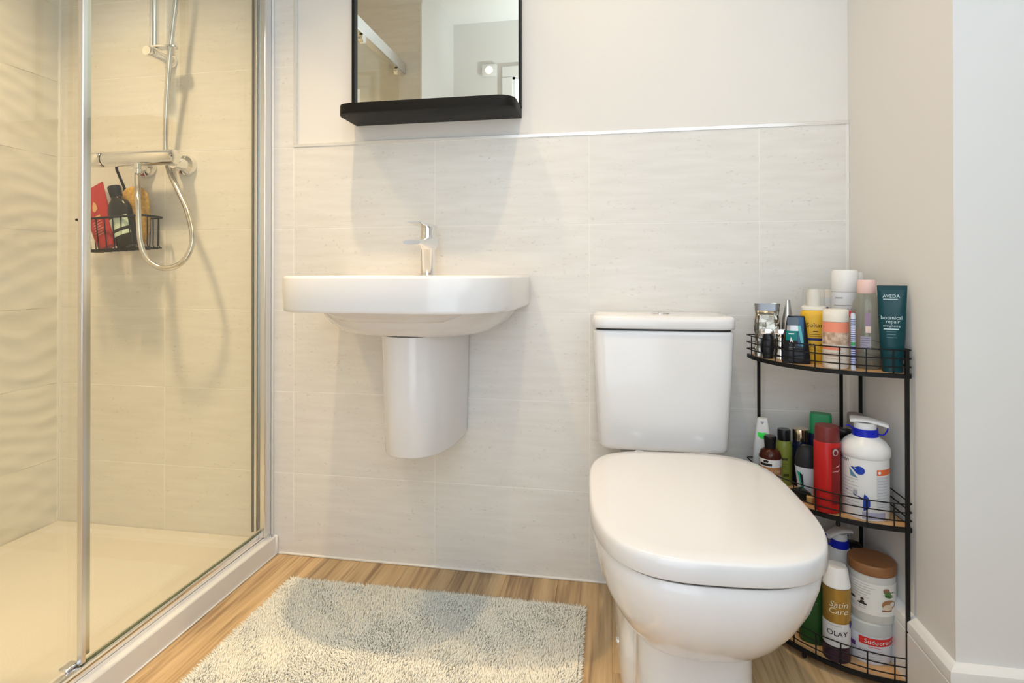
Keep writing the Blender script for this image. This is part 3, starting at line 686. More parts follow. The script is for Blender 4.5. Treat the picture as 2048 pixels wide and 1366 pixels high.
# black-blue shower gel
t = thing('shower_gel', 'black and blue shower gel bottle standing on its wide base by the yellow sunscreen', 'bottle', (1.379, -.2005, zt), FACE)
secs = [(0, .029, .015, 4), (.004, .030, .016, 4), (.04, .0265, .015, 4), (.085, .0215, .013, 4), (.105, .0185, .011, 4), (.108, .017, .010, 4)]
body('bottle_body', secs, plas('black_gel_bottle', (.012, .013, .018), .2), t)
patch('grey_panel', secs, -.0175, .006, .083, .105, plas('steel_blue_panel', (.10, .13, .17), .25), t)
patch('blue_panel', secs, .004, .016, .04, .105, plas('blue_panel', (.03, .10, .22), .2), t)
patch('silver_panel', secs, -.0185, .005, .074, .086, mat('silver_panel', (.45, .45, .46), .25, .6), t, eps=.0009)
patch('teal_panel', secs, -.0205, .0035, .052, .074, plas('teal_panel', (.0, .17, .16), .3), t, eps=.0009)
blob('swoosh', secs, [(.004, .086), (.010, .086), (.0155, .05), (.013, .037), (.009, .055)], plas('pale_teal', (.10, .42, .42), .3), t, eps=.0013)
blob('arrow_mark', secs, [(-.010, .060), (-.004, .046), (-.0085, .051), (-.0135, .044)], WPRINT, t, eps=.0016)
patch('white_bar', secs, -.015, -.003, .0665, .0685, WPRINT, t, eps=.0014)
lines('small_print', secs, -.014, -.002, .036, 2, .004, WPRINT, t, eps=.0014)
# sunscreen
t = thing('sunscreen_bottle', 'yellow sunscreen bottle with a clear cap in the middle of the top shelf', 'bottle', (1.4225, -.183, zt), FACE)
secs = [(0, .020, .013, 3), (.004, .0215, .0145, 3), (.05, .023, .015, 3), (.09, .0262, .0165, 3), (.108, .0275, .017, 3), (.116, .0265, .016, 3), (.120, .023, .014, 3)]
body('bottle_body', secs, plas('sunny_yellow', (.80, .47, .035), .3), t)
body('neck', [(.120, .025, .015, 3), (.127, .026, .0155, 3), (.131, .022, .014, 3)], CREAM, t)
body('pump', [(.131, .014, .011, 2), (.160, .014, .011, 2), (.168, .012, .010, 2)], CREAM, t)
M_CLEARCAP = clear_mat('clear_plastic_cap', (.93, .93, .91), .05, ((.8, .79, .76), .12))
body('clear_cap', [(.128, .024, .015, 3), (.168, .0225, .014, 3), (.1715, .021, .013, 3)], M_CLEARCAP, t)
text('logo_text', secs, 'Soltan', .003, .086, .0145, plas('brown_ink', (.10, .05, .01), .5), t)
lines('small_print', secs, -.001, .009, .071, 1, .01, plas('brown_ink'), t, th=.0022)
lines('small_print', secs, -.008, .018, .0645, 2, .0045, plas('brown_ink'), t)
patch('blue_bar', secs, -.012, .021, .0505, .0565, NAVY, t)
text('factor_text', secs, '30', -.003, .039, .013, plas('brown_ink'), t); blob('star_arc', secs, [(.011, .041), (.016, .0445), (.021, .041), (.016, .0425)], plas('brown_ink'), t)
lines('small_print', secs, -.012, .012, .029, 3, .005, plas('ochre_ink', (.45, .25, .02), .5), t)
# white box with blue mark
t = thing('white_lotion_carton', 'white carton with a navy square behind the pink jar', 'carton', (1.4765, -.112, zt), FACE)
secs = [(0, .021, .010, 8), (.148, .021, .010, 8)]
body('carton', secs, plas('white_carton', (.74, .77, .80), .5), t, angle=30)
body('cap', [(.148, .017, .009, 4), (.166, .016, .0085, 4)], CREAM, t)
patch('navy_mark', secs, -.004, .003, .108, .124, NAVY, t)
# aerosols
def aerosol(label, x, y, r, h, name='deodorant_can'):
    t = thing(name, label, 'can', (x, y, zt), FACE, 'white cans on the top shelf')
    secs = [(0, r * .96, r * .96, 2), (.003, r, r, 2), (h * .76, r, r, 2)]
    body('can', secs, plas('pearl_white', (.78, .79, .82), .25), t)
    body('cap', [(h * .762, r * .99, r * .99, 2), (h * .765, r, r, 2), (h * .975, r * .97, r * .97, 2), (h, r * .88, r * .88, 2)], plas('pearl_cap', (.83, .82, .80), .25), t)
    return t, secs
t, secs = aerosol('tall white deodorant can with grey printed lines, behind the clear bottle', 1.498, -.160, .0285, .213)
lines('small_print', secs, -.020, -.004, .148, 1, .01, GREYT, t, th=.002); lines('small_print', secs, -.022, .022, .131, 1, .01, GREYT, t, th=.0014); lines('small_print', secs, -.02, .022, .123, 5, .005, GREYT, t)
patch('navy_mark', secs, -.0265, -.0245, .108, .122, NAVY, t)
t, secs = aerosol('white capped can furthest back on the top shelf, behind the pink capped bottle', 1.5365, -.108, .022, .208)
# pink jar
t = thing('bath_salt_jar', 'coral and cream jar with a white lid at the front of the top shelf', 'jar', (1.4435, -.2545, zt), FACE)
r = .0262; secs = [(0, r * .94, r * .94, 2), (.004, r, r, 2), (.100, r, r, 2)]
body('jar_body', secs, plas('cream_jar', (.78, .68, .58), .35), t)
body('lid', [(.1005, r * .96, r * .96, 2), (.102, r * .98, r * .98, 2), (.124, r * .96, r * .96, 2), (.127, r * .88, r * .88, 2)], plas('cream_lid', (.82, .76, .66), .4), t)
CORAL = plas('coral_label', (.80, .27, .17), .4)
patch('coral_band', secs, -.026, .026, .078, .100, CORAL, t); patch('coral_band', secs, -.026, .010, .040, .047, CORAL, t)
patch('photo_band', secs, -.026, .026, .052, .078, mat('petal_print', (.72, .55, .42), .45, noise=((90, 90, 90), .25, (.36, .22, .14))), t)
lines('small_print', secs, -.02, .016, .033, 3, .006, plas('ochre_print', (.5, .3, .18), .5), t)
# thin striped tube
t = thing('lip_balm_stick', 'thin blue and white striped tube between the coral jar and the clear bottle', 'tube', (1.4655, -.2875, zt), FACE)
secs = [(0, .0046, .0046, 2), (.118, .0046, .0046, 2), (.121, .003, .003, 2)]
body('stick', secs, plas('pale_blue_stick', (.60, .63, .74), .35), t, N=14)
bars = bmesh.new()
for k in range(22):
    z = .012 + k * .0045
    b_loft(bars, [sring(0, 0, z, .0048, .0048, 2, 14), sring(0, 0, z + (.0025 if k < 9 else .0016), .0048, .0048, 2, 14)])
mesh_obj('stripes', bars, plas('stick_blue', (.08, .10, .32), .4), t); patch('green_mark', secs, -.004, .004, .052, .060, plas('green_print', (.05, .28, .10), .4), t, eps=.0008)
# pink card box with red round top
t = thing('pink_wand', 'slim pale pink pack with a red round top behind the clear bottle', 'pack', (1.5050, -.2035, zt), FACE)
secs = [(0, .010, .0055, 6), (.082, .010, .0055, 6)]
body('pack', secs, plas('pale_pink_pack', (.80, .52, .48), .45), t); patch('red_base', secs, -.0098, .0098, .022, .034, plas('red_print', (.60, .06, .08), .4), t)
tube('wand_stem', [(-.0045, .001, .082), (-.0075, .001, .108)], .0022, WHITE, t, 8)
lathe('wand_top', [(.001, .104), (.006, .106), (.0085, .113), (.006, .120), (.001, .121)], plas('red_top', (.65, .07, .10), .3), t, loc=(-.0085, .001, 0), N=16)
# micellar water
t = thing('micellar_bottle', 'clear cleansing water bottle with a pink cap beside the teal tube', 'bottle', (1.5095, -.2450, zt), FACE)
r = .0290; secs = [(0, r * .93, r * .93, 2), (.004, r, r, 2), (.125, r, r, 2), (.140, r * .94, r * .94, 2), (.156, r * .70, r * .70, 2), (.162, r * .62, r * .62, 2)]
body('bottle_body', secs, clear_mat('clear_bottle', (.80, .80, .73), .03, ((.50, .49, .42), .28)), t)
inn_ = [(.002, r * .90, r * .90, 2), (.006, r * .96, r * .96, 2), (.030, r * .96, r * .96, 2)]
body('liquid', inn_, clear_mat('micellar_liquid', (.72, .70, .66), .03), t)
body('cap', [(.162, r * .60, r * .60, 2), (.164, r * .64, r * .64, 2), (.187, r * .61, r * .61, 2), (.191, r * .55, r * .55, 2)], plas('blush_cap', (.82, .57, .52), .35), t)
MAUVE = plas('mauve_label', (.30, .21, .30), .5)
patch('label_patch', secs, -.004, .006, .092, .120, MAUVE, t); patch('label_patch', secs, -.004, .006, .078, .092, plas('blush_label', (.75, .58, .50), .5), t)
patch('label_patch', secs, -.013, .006, .042, .070, plas('grey_mauve_label', (.36, .33, .38), .5), t); lines('small_print', secs, -.012, .005, .066, 5, .005, NAVY, t)
# teal tube
t = thing('conditioner_tube', 'teal squeeze tube with crimped top at the right end of the top shelf', 'tube', (1.5385, -.2930, zt), FACE)
secs = [(0, .0185, .0145, 2.4), (.024, .0185, .0145, 2.4), (.026, .0205, .0150, 2.4), (.08, .0235, .0145, 2.5), (.13, .0250, .0105, 2.7), (.168, .0262, .0035, 3), (.171, .0265, .002, 4), (.180, .0265, .002, 4)]
body('tube_body', secs, plas('deep_teal', (.004, .045, .056), .3), t)
patch('crimp', secs, -.0258, .0258, .171, .1795, plas('dark_teal', (.004, .045, .055), .35), t, nz=1)
LT = plas('light_teal_print', (.55, .70, .72), .5)
text('logo_text', secs, 'AVEDA', -.002, .1575, .0095, LT, t); lines('small_print', secs, -.016, .016, .1505, 1, .01, LT, t, th=.0016)
text('logo_text', secs, 'botanical', -.002, .113, .0105, LT, t); text('logo_text', secs, 'repair', 0, .105, .0105, LT, t)
text('caption_text', secs, 'strengthening', -.002, .096, .0055, LT, t); lines('small_print', secs, -.016, .018, .0885, 1, .01, LT, t, th=.0022)
lines('small_print', secs, -.011, .009, .084, 3, .006, plas('mid_teal_print', (.16, .33, .35), .5), t)

# middle shelf
zt = ZT[1] + .0004
t = thing('spray_bottle', 'white bottle with a bright green drop at the left end of the middle shelf', 'bottle', (1.336, -.081, zt), FACE)
secs = [(0, .0225, .0135, 3), (.004, .024, .014, 3), (.08, .022, .013, 3), (.125, .0165, .011, 3), (.151, .013, .009, 3), (.155, .012, .008, 3)]
body('bottle_body', secs, WHITE, t)
blob('green_drop', secs, [(-.011, .121), (.0105, .121), (.010, .113), (.005, .107), (-.004, .106), (-.0105, .112)], plas('neon_green', (.04, .75, .08), .4), t)
blob('nozzle_mark', secs, [(-.005, .148), (.005, .148), (0, .141)], GREYT, t)
t = thing('almond_oil_bottle', 'small brown bottle with black cap and white and tan label', 'bottle', (1.3415, -.127, zt), FACE)
r = .0255; secs = [(0, r * .94, r * .94, 2), (.003, r, r, 2), (.076, r, r, 2), (.088, r * .85, r * .85, 2), (.094, r * .55, r * .55, 2)]
body('bottle_body', secs, plas('amber_brown', (.055, .014, .008), .12), t)
body('cap', [(.094, .0125, .0125, 2), (.121, .0145, .0145, 2), (.124, .012, .012, 2)], BLKP, t)
patch('label_patch', secs, -r, r, .054, .072, WPRINT, t); patch('label_patch', secs, -r, r, .034, .054, plas('tan_label', (.42, .20, .08), .5), t); patch('label_patch', secs, -r, r, .018, .034, plas('blush_paper', (.60, .48, .40), .5), t)
patch('logo_bar', secs, -.020, .006, .057, .063, INK, t, eps=.001); blob('crown_mark', secs, [(-.012, .0645), (-.003, .0645), (-.001, .069), (-.0075, .0705), (-.014, .069)], INK, t, eps=.001)
text('caption_text', secs, 'Almond Oil', .001, .044, .009, plas('cream_print', (.75, .62, .48), .5), t)
t = thing('olive_bottle', 'olive green bottle with a black cap between the brown bottle and gold capped bottle', 'bottle', (1.3815, -.097, zt), FACE)
r = .0195; secs = [(0, r * .93, r * .93, 2), (.003, r, r, 2), (.092, r, r, 2), (.103, r * .86, r * .86, 2), (.107, r * .70, r * .70, 2)]
body('bottle_body', secs, plas('olive_liquid', (.22, .245, .045), .2), t)
body('cap', [(.107, .0145, .0145, 2), (.131, .0150, .0150, 2), (.134, .0135, .0135, 2)], BLKP, t)
lines('logo_bars', secs, -.004, .010, .062, 1, .01, plas('dark_olive_ink', (.05, .06, .01), .5), t, th=.0055); patch('black_tag', secs, 0, .012, .022, .029, plas('dark_olive_ink'), t); lines('small_print', secs, -.012, .012, .052, 3, .006, plas('dark_olive_ink'), t)
t = thing('gold_cap_bottle', 'navy bottle with a shiny pale gold cap on the middle shelf', 'bottle', (1.4185, -.1020, zt), FACE)
r = .0185; secs = [(0, r * .95, r * .95, 2), (.003, r, r, 2), (.105, r, r, 2), (.110, r * .9, r * .9, 2)]
body('bottle_body', secs, plas('midnight_bottle', (.008, .011, .035), .18), t)
body('cap', [(.110, .0185, .0185, 2), (.135, .0185, .0185, 2), (.138, .018, .018, 2)], mat('pale_gold', (.62, .52, .36), .14, 1), t)
t = thing('roll_on_deodorant', 'roll on deodorant with black domed cap and white body with a green swoosh', 'deodorant', (1.4160, -.155, zt), FACE)
secs = [(0, .018, .015, 2.3), (.004, .0195, .0165, 2.3), (.05, .0245, .0200, 2.2), (.064, .0262, .0205, 2.2)]
body('bottle_body', secs, plas('cool_white', (.70, .74, .80), .3), t)
body('cap', [(.0645, .026, .0205, 2.2), (.080, .0258, .0202, 2.2), (.096, .0225, .018, 2.3), (.108, .016, .013, 2.5), (.1125, .010, .008, 2.5)], plas('charcoal_cap', (.025, .026, .028), .4), t)
blob('green_swoosh', secs, [(-.021, .054), (-.013, .052), (-.008, .038), (-.0055, .010), (-.012, .016), (-.0165, .034)], plas('sea_green', (.03, .38, .27), .4), t); blob('black_swoosh', secs, [(-.015, .050), (-.009, .048), (-.007, .03), (-.007, .014), (-.012, .030)], INK, t, eps=.0014)
t = thing('green_cap_bottle', 'navy bottle with a square green cap at the back of the middle shelf', 'bottle', (1.4665, -.096, zt), FACE)
secs = [(0, .027, .017, 4), (.004, .0285, .018, 4), (.115, .0285, .018, 4), (.128, .026, .0165, 4)]
body('bottle_body', secs, plas('dark_navy_bottle', (.010, .014, .05), .25), t); body('cap', [(.128, .0245, .016, 5), (.173, .0240, .0155, 5), (.176, .0225, .014, 5)], plas('leaf_green_cap', (.02, .26, .09), .35), t)
t = thing('red_shampoo_bottle', 'tall red bottle with a maroon cap beside the white pump bottle', 'bottle', (1.4275, -.2465, zt), FACE)
r = .0262; secs = [(0, r * .95, r * .95, 2), (.003, r, r, 2), (.150, r, r, 2), (.152, r * .97, r * .97, 2)]
body('bottle_body', secs, plas('scarlet', (.44, .016, .014), .25), t)
body('cap', [(.152, r * .95, r * .95, 2), (.180, r * .93, r * .93, 2), (.185, r * .86, r * .86, 2)], plas('maroon_cap', (.15, .025, .022), .35), t)
DRED = plas('dark_red_print', (.20, .012, .012), .4); patch('dark_panel', secs, .009, .0255, .02, .142, DRED, t, nx=6)
blob('round_mark', secs, ell(.016, .133, .0055, .0075), plas('silver_print', (.45, .40, .40), .4), t, eps=.0013); blob('round_mark_centre', secs, ell(.0165, .132, .0035, .005), DRED, t, eps=.0017)
blob('swoosh', secs, [(.010, .098), (.022, .101), (.024, .106), (.016, .1005)], plas('rose_print', (.60, .28, .28), .4), t, eps=.0013); blob('swoosh', secs, [(.009, .09), (.021, .090), (.024, .095), (.015, .093)], plas('rose_print'), t, eps=.0013)
t = thing('black_cap_bottle', 'dark bottle with a black tilted flip cap behind the red bottle', 'bottle', (1.4885, -.158, zt), FACE)
secs = [(0, .018, .014, 3), (.004, .019, .015, 3), (.125, .019, .015, 3), (.135, .015, .012, 3)]
body('bottle_body', secs, plas('dark_grey_bottle', (.03, .03, .035), .3), t)
bm = bmesh.new(); b_box(bm, -.018, .030, -.013, .013, .136, .158, .005, 2); o = mesh_obj('cap', bm, BLKP, t); o.rotation_euler = (0, math.radians(9), 0); o.location = (-.020, 0, .002)
t = thing('grey_cap_bottle', 'bottle with a flat grey brown cap behind the white pump bottle', 'bottle', (1.5360, -.118, zt), FACE)
secs = [(0, .0165, .0165, 2), (.004, .0175, .0175, 2), (.150, .0175, .0175, 2)]
body('bottle_body', secs, plas('taupe_bottle', (.34, .30, .27), .4), t); body('cap', [(.1505, .0175, .0175, 2), (.182, .0175, .0175, 2), (.184, .016, .016, 2)], plas('taupe_cap', (.25, .21, .19), .4), t)

def pump_bottle(label, loc, r, h, rz, blue_head=False):
    """fat cream bottle with shoulder ring, blue collar, wide flat pump head"""
    t = thing('pump_bottle', label, 'bottle', loc, rz, 'white pump bottles on the corner shelf')
    k = h / .211
    secs = [(0, r * .95, r * .95, 2), (.003 * k, r * .985, r * .985, 2), (.128 * k, r * .985, r * .985, 2), (.130 * k, r * 1.02, r * 1.02, 2), (.136 * k, r * 1.04, r * 1.04, 2), (.148 * k, r * 1.03, r * 1.03, 2), (.160 * k, r * .86, r * .86, 2), (.168 * k, r * .62, r * .62, 2), (.172 * k, r * .54, r * .54, 2)]
    body('bottle_body', secs, WHITE, t, N=40)
    bl = plas('cobalt_collar', (.01, .02, .42), .3)
    body('collar', [(.171 * k, r * .56, r * .56, 2), (.187 * k, r * .54, r * .54, 2)], bl, t)
    body('pump_neck', [(.187 * k, r * .47, r * .47, 2), (.200 * k, r * .47, r * .47, 2)], WHITE, t)
    hd = []
    for s in np.linspace(0, 1, 10):
        x = (-.62 + 1.55 * s) * r; w = r * (.50 - .22 * s); z = (.2035 - .0065 * max(0, s - .35) ** 1.3 * 2) * k + .002 * math.sin(PI * s)
        hd.append([(x, w * sgp(math.cos(q), .6), z + .0042 * k * sgp(math.sin(q), .7)) for q in [2 * PI * i / 18 for i in range(18)]])
    loft('pump_head', hd, WHITE, t)
    tube('clip', smooth_path([(r * .5, -.004, .178 * k), (r * .72, -.004, .176 * k), (r * .88, -.004, .186 * k), (r * .94, -.004, .199 * k)], 5), .0016, bl, t, 6)
    tube('clip', smooth_path([(-r * .5, -.004, .182 * k), (-r * .66, -.004, .190 * k), (-r * .80, -.004, .188 * k)], 5), .0016, bl, t, 6)
    return t, secs
t, secs = pump_bottle('large white pump bottle with cobalt collar and blue drop label on the middle shelf', (1.5020, -.2530, zt), .0455, .2085, FACE)
DB = plas('drop_blue', (.015, .05, .36), .4); TB = plas('dusty_teal', (.10, .24, .34), .4)
blob('blue_drop', secs, [(-.029, .1085), (-.022, .108), (-.017, .1105)] + [(-.0125 + .0098 * math.cos(a_), .103 + .0088 * math.sin(a_)) for a_ in np.linspace(2.2, -2.3, 12)] , DB, t)
blob('teal_drop', secs, [(-.031, .105), (-.0285, .088), (-.0155, .086), (-.0225, .094)], TB, t)
text('logo_text', secs, 'ben', -.0385, .1205, .013, INK, t, squeeze=.7, shear=.2)
patch('orange_band', secs, .0185, .0445, .096, .108, plas('orange_label', (.70, .14, .04), .4), t); blob('white_symbol', secs, ell(.0235, .102, .003, .003, 10), WPRINT, t, eps=.0014)
patch('info_panel', secs, .0185, .0445, .022, .094, plas('grey_white_label', (.62, .63, .65), .5), t); lines('small_print', secs, .0195, .044, .090, 11, .006, GREYT, t, eps=.0012); lines('small_print', secs, -.042, -.012, .082, 9, .0068, GREYT, t)
blob('blue_fin', secs, [(-.0045, .055), (.0025, .050), (.0065, .041), (.0065, .032), (.002, .024), (-.0055, .020), (-.0065, .030), (-.006, .044)], DB, t)
tube_pts = [(-.036, .056), (-.020, .048), (-.006, .044), (-.006, .046), (-.020, .0505), (-.036, .0575)]; blob('blue_line', secs, tube_pts, NAVY, t)
blob('recycle_mark', secs, [(-.024, .060), (-.0165, .060), (-.0165, .052), (-.024, .052)], GREYT, t, eps=.0012)
patch('lavender_base', secs, -.008, .034, .0035, .018, plas('lavender_band', (.36, .36, .48), .45), t)
t = thing('dark_green_bottle', 'short dark green bottle with a beige cap right of the white pump bottle', 'bottle', (1.5480, -.186, zt), FACE)
secs = [(0, .0125, .0125, 3), (.045, .0125, .0125, 3), (.048, .0115, .0115, 3)]
body('bottle_body', secs, plas('forest_green', (.035, .055, .035), .35), t); body('cap', [(.048, .012, .012, 2), (.066, .0115, .0115, 2), (.068, .010, .010, 2)], plas('beige_cap', (.66, .60, .47), .4), t)
# black patterned pouch lying at the front
t = thing('black_cosmetic_pouch', 'shiny black patterned pouch lying flat at the front left of the middle shelf', 'pouch', (1.3835, -.193, zt), math.radians(35))
bm = bmesh.new(); b_loft(bm, [[(x * (1 + .05 * math.sin(5 * i)), y, z + .0015 * math.sin(7 * i + 30 * z)) for i, (x, y, z) in enumerate(sring(0, 0, z, a_, b_, 3, 26))] for z, a_, b_ in ((0.0005, .026, .018), (.005, .031, .021), (.013, .030, .020), (.020, .021, .013), (.022, .008, .005))])
pouch = mesh_obj('pouch_body', bm, plas('black_satin', (.010, .012, .010), .18), t)
bm = bmesh.new()
for k in range(14):
    a0 = rng.uniform(0, 2 * PI); rr = rng.uniform(.3, .85); p = Vector((.026 * rr * math.cos(a0), .017 * rr * math.sin(a0), .0228 - .012 * rr * rr)); d = Vector((math.cos(a0 * 3), math.sin(a0 * 3), 0)) * .004
    b_tube(bm, [p - d, p + Vector((0, 0, .0008)), p + d], [.0003, .0012, .0003], 6)
mesh_obj('leaf_pattern', bm, plas('moss_print', (.12, .16, .06), .25), t)
t = thing('lip_balm_pot', 'small tan pot at the foot of the red bottle on the middle shelf', 'pot', (1.4022, -.2210, zt), FACE)
lathe('pot', [(.001, 0), (.008, 0), (.0085, .002), (.0085, .010), (.001, .010)], plas('tan_pot', (.42, .24, .09), .4), t, N=18); lathe('lid', [(.001, .0102), (.0088, .0102), (.0088, .016), (.007, .0175), (.001, .0175)], plas('tan_lid', (.50, .30, .12), .35), t, N=18)

# bottom shelf
zt = ZT[0] + .0004
t, secs = pump_bottle('white and blue pump bottle on the bottom shelf partly hidden by the toilet lid', (1.4880, -.150, zt), .036, .238, FACE - 2.4)
patch('blue_band', secs, -.034, .034, .135 * .238 / .211 - .02, .135 * .238 / .211 - .012, plas('cobalt_collar'), t)
t = thing('black_bottle', 'black bottle with a domed cap behind the wooden lidded jar', 'bottle', (1.5335, -.105, zt), FACE)
secs = [(0, .021, .021, 2), (.004, .0225, .0225, 2), (.150, .0225, .0225, 2)]
body('bottle_body', secs, plas('jet_bottle', (.010, .010, .011), .25), t); body('cap', [(.1505, .022, .022, 2), (.176, .021, .021, 2), (.184, .016, .016, 2), (.187, .008, .008, 2)], BLKP, t)
t = thing('shaving_gel_can', 'gold and white shaving gel can with a white cap on the bottom shelf', 'can', (1.4435, -.2530, zt), FACE)
r = .0272; secs = [(0, r * .95, r * .95, 2), (.003, r, r, 2), (.150, r, r, 2), (.156, r * .97, r * .97, 2)]
body('can', secs, plas('white_can', (.74, .73, .74), .3), t)
body('gold_sleeve', [(.083, r * 1.008, r * 1.008, 2), (.156, r * 1.008, r * 1.008, 2)], mat('gold_sleeve', (.46, .27, .055), .25, .6), t)
body('base_band', [(.0, r * 1.006, r * 1.006, 2), (.033, r * 1.006, r * 1.006, 2)], plas('aubergine_band', (.045, .022, .035), .25), t)
body('cap', [(.157, r * 1.0, r * 1.0, 2), (.161, r * 1.0, r * 1.0, 2), (.163, r * .95, r * .95, 2), (.193, r * .82, r * .82, 2.2), (.198, r * .70, r * .70, 2.2)], WHITE, t)
SILV = plas('pale_gold_print', (.72, .66, .52), .4); sec2 = [(0, r * 1.01, r * 1.01, 2), (.2, r * 1.01, r * 1.01, 2)]
text('logo_text', sec2, 'Satin', .003, .124, .0185, SILV, t, shear=.25); text('logo_text', sec2, 'Care', .002, .110, .0185, SILV, t, shear=.25)
text('logo_text', sec2, 'OLAY', .001, .062, .0155, INK, t); lines('small_print', sec2, -.016, .020, .078, 1, .01, GREYT, t)
blob('round_mark', sec2, ell(.026, .080, .002, .008), NAVY, t)
t = thing('green_shampoo_bottle', 'dark green bottle on the bottom shelf beside the toilet bowl', 'bottle', (1.4080, -.205, zt), math.radians(-25))
secs = [(0, .023, .0165, 3), (.004, .0245, .018, 3), (.06, .027, .019, 2.8), (.125, .026, .018, 2.6), (.148, .014, .012, 2.2)]
body('bottle_body', secs, plas('bottle_green', (.022, .075, .018), .25), t); body('cap', [(.148, .0135, .0115, 2), (.172, .013, .011, 2)], plas('dark_green_cap', (.012, .045, .012), .3), t)
lines('small_print', secs, .004, .016, .110, 3, .008, plas('pale_green_print', (.16, .26, .14), .5), t)
# stacked tubs
t = thing('nappy_cream_tub', 'white cream tub with red label under the wooden lidded jar', 'tub', (1.5155, -.2330, zt), FACE)
r = .0450; secs = [(0, r * .90, r * .90, 2), (.004, r * .93, r * .93, 2), (.062, r, r, 2)]
body('tub', secs, plas('cool_grey_white', (.66, .68, .74), .35), t, N=40)
body('lid', [(.062, r * 1.02, r * 1.02, 2), (.066, r * 1.03, r * 1.03, 2), (.086, r * 1.01, r * 1.01, 2), (.0885, r * .95, r * .95, 2)], plas('grey_translucent_lid', (.50, .51, .50), .3), t, N=40)
RED = plas('label_red', (.62, .035, .03), .4)
patch('red_band', secs, -.020, .0438, .042, .058, RED, t); text('logo_text', secs, 'Sudocrem', .017, .050, .0135, WPRINT, t); blob('red_curve', secs, [(-.018, .0425), (.040, .0425), (.020, .036), (.0, .037)], RED, t, eps=.0006)
patch('purple_mark', secs, -.0425, -.026, .030, .040, plas('purple_print', (.13, .05, .22), .4), t); lines('small_print', secs, -.02, .035, .030, 4, .006, GREYT, t); lines('small_print', secs, -.0415, -.028, .056, 3, .006, plas('rose_print'), t)
t = thing('coconut_oil_jar', 'clear jar with a brown wooden lid and almond label stacked on the cream tub', 'jar', (1.5225, -.2330, zt + .0886), FACE)
r = .0448; secs = [(0, r * .97, r * .97, 2), (.004, r, r, 2), (.094, r, r, 2), (.100, r * .97, r * .97, 2)]
body('jar_body', secs, plas('frosted_jar', (.58, .57, .53), .2), t, N=40)
body('lid', [(.100, r * 1.02, r * 1.02, 2), (.102, r * 1.04, r * 1.04, 2), (.118, r * 1.04, r * 1.04, 2), (.121, r * .98, r * .98, 2)], mat('lid_wood', (.30, .13, .045), .5, noise=((30, 120, 60), .5, (.22, .09, .03))), t, N=40)
patch('label_patch', secs, -.0446, .0446, .018, .084, plas('paper_white', (.78, .76, .71), .5), t, nx=18)
lines('small_print', secs, -.042, .006, .079, 6, .0055, GREYT, t, eps=.001)
for cx_, cz_ in ((-.036, .044), (-.020, .047), (-.020, .041)): blob('round_mark', secs, ell(cx_, cz_, .004 if cz_ < .045 else .0033, .0028), plas('dark_brown_print', (.06, .04, .03), .5), t, eps=.0012)
patch('dark_bar', secs, -.028, -.012, .036, .039, INK, t, eps=.0012); lines('small_print', secs, -.043, -.010, .032, 2, .004, GREYT, t, eps=.001)
blob('leaf', secs, [(.018, .070), (.026, .074), (.038, .068), (.042, .063), (.034, .061), (.024, .064)], plas('leaf_print', (.09, .20, .05), .5), t, eps=.0012); blob('leaf', secs, [(.020, .066), (.030, .063), (.038, .058), (.030, .057), (.022, .060)], plas('leaf_print_dark', (.05, .13, .03), .5), t, eps=.0014)
blob('nut', secs, ell(.024, .0735, .006, .004), plas('nut_print', (.26, .12, .07), .5), t, eps=.0016)
blob('nut', secs, ell(.028, .043, .0125, .0105), plas('coconut_print', (.36, .17, .07), .5), t, eps=.0012); blob('nut_flesh', secs, ell(.026, .038, .0085, .0065), plas('flesh_print', (.66, .55, .40), .5), t, eps=.0016); patch('nut_base', secs, .016, .034, .029, .033, plas('nut_print'), t, eps=.0014)
t = thing('white_soap_pack', 'small white soap pack at the left back of the bottom shelf', 'pack', (1.375, -.135, zt), FACE)
bm = bmesh.new(); b_box(bm, -.028, .028, -.014, .014, 0, .048, .006, 2); mesh_obj('pack', bm, plas('white_carton'), t); patch('label_patch', [(0, .028, .0145, 9), (.05, .028, .0145, 9)], -.02, .01, .02, .036, plas('mauve_pack_print', (.45, .36, .42), .5), t)

# ------------------------------------------------------------------ bath mat
RX0, RX1, RY0, RY1 = .076, .893, -.660, -.136
rug = thing('bath_mat', 'off white shaggy cotton bath mat on the floor between shower and toilet', 'bath mat', ((RX0 + RX1) / 2, (RY0 + RY1) / 2, 0))
ox, oy = (RX0 + RX1) / 2, (RY0 + RY1) / 2
box('backing', RX0 - ox, RX1 - ox, RY0 - oy, RY1 - oy, 0.0005, .005, mat('mat_backing', (.26, .27, .23), .9), rug, bev=.002)  # backing coloured dark, standing in for shade between the tufts
sp_ = .0033
gx, gy = np.meshgrid(np.arange(RX0, RX1, sp_), np.arange(RY0, RY1, sp_ * 1.05)); N = gx.size
px = gx.ravel() + rng.normal(0, .0007, N); py = gy.ravel() + rng.normal(0, .0007, N)
def field(x, y, s):
    return (np.sin(x * 9 + 1.3 * s) * np.cos(y * 13 - s) + .6 * np.sin(x * 23 - y * 17 + 2 * s) + .35 * np.sin(x * 51 + y * 43 + s * 3))
ang = field(px, py, 1.0) * 1.25 + rng.normal(0, .45, N); lean = .34 + .16 * np.clip(field(px, py, 2.3), -1, 1) + rng.normal(0, .20, N)
edge = np.minimum(np.minimum(px - RX0, RX1 - px), np.minimum(RY1 - py, py - RY0))
le = edge < .008
ex = np.where(px - RX0 < .008, -1., np.where(RX1 - px < .008, 1., 0.)); ey = np.where(RY1 - py < .008, 1., np.where(py - RY0 < .008, -1., 0.))
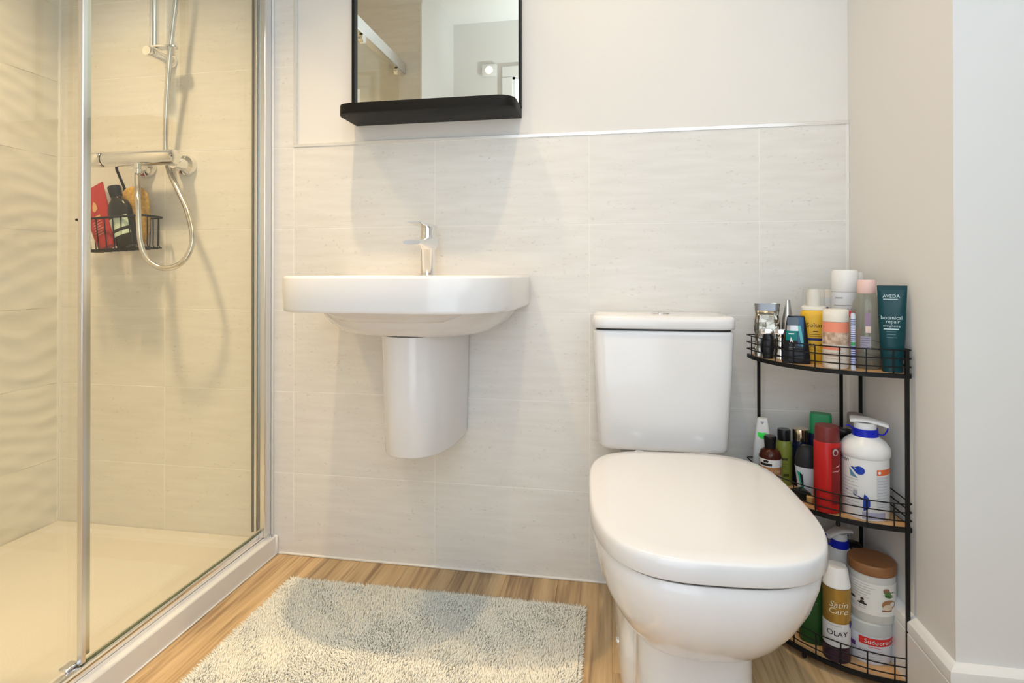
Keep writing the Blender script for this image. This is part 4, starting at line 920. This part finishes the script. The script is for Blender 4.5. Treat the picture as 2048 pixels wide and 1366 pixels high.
dx = np.where(le, ex + rng.normal(0, .3, N), np.cos(ang)); dy = np.where(le, ey + rng.normal(0, .3, N), np.sin(ang)); dn = np.hypot(dx, dy) + 1e-9; dx /= dn; dy /= dn
lean = np.clip(np.where(le, .95, lean), .05, 1.05)
ln = .0125 * (1 + rng.normal(0, .12, N)) * np.where(rng.random(N) < .11 * np.clip(1 + 1.6 * field(px, py, 4.1), 0, 3), .35, 1); rad = .00185 * (1 + rng.normal(0, .1, N))
base = np.stack([px - ox, py - oy, np.full(N, .004)], 1)
hx = ln * np.sin(lean) * .95; hz = ln * np.cos(lean)
mid = base + np.stack([dx * hx * .35, dy * hx * .35, hz * .62], 1); tip = base + np.stack([dx * hx, dy * hx, hz], 1)
verts = np.zeros((N, 9, 3), np.float32)
for k in range(4):
    a_ = 2 * PI * k / 4; off = np.stack([np.cos(a_) * rad, np.sin(a_) * rad, np.zeros(N)], 1)
    verts[:, k] = base + off * .8; verts[:, 4 + k] = mid + off
verts[:, 8] = tip
fq = np.array([[k, (k + 1) % 4, 4 + (k + 1) % 4, 4 + k] for k in range(4)]); ft = np.array([[4 + k, 4 + (k + 1) % 4, 8] for k in range(4)])
offs = (np.arange(N) * 9)[:, None, None]
loops = np.concatenate([(fq[None] + offs).reshape(N, -1), (ft[None] + offs).reshape(N, -1)], 1).ravel()
ls_one = np.array([0, 4, 8, 12, 16, 19, 22, 25]); lt_one = np.array([4] * 4 + [3] * 4)
me = bpy.data.meshes.new('pile'); me.vertices.add(N * 9); me.vertices.foreach_set('co', verts.ravel())
me.loops.add(len(loops)); me.loops.foreach_set('vertex_index', loops.astype(np.int32))
me.polygons.add(N * 8); me.polygons.foreach_set('loop_start', (ls_one[None] + (np.arange(N) * 28)[:, None]).ravel().astype(np.int32))
me.polygons.foreach_set('loop_total', np.tile(lt_one, N).astype(np.int32)); me.polygons.foreach_set('use_smooth', np.ones(N * 8, bool))
me.update(calc_edges=True); me.validate()
me.materials.append(mat('mat_pile', (.86, .85, .78), .9))
pile = link(bpy.data.objects.new('pile', me), rug); pile['kind'] = 'stuff'
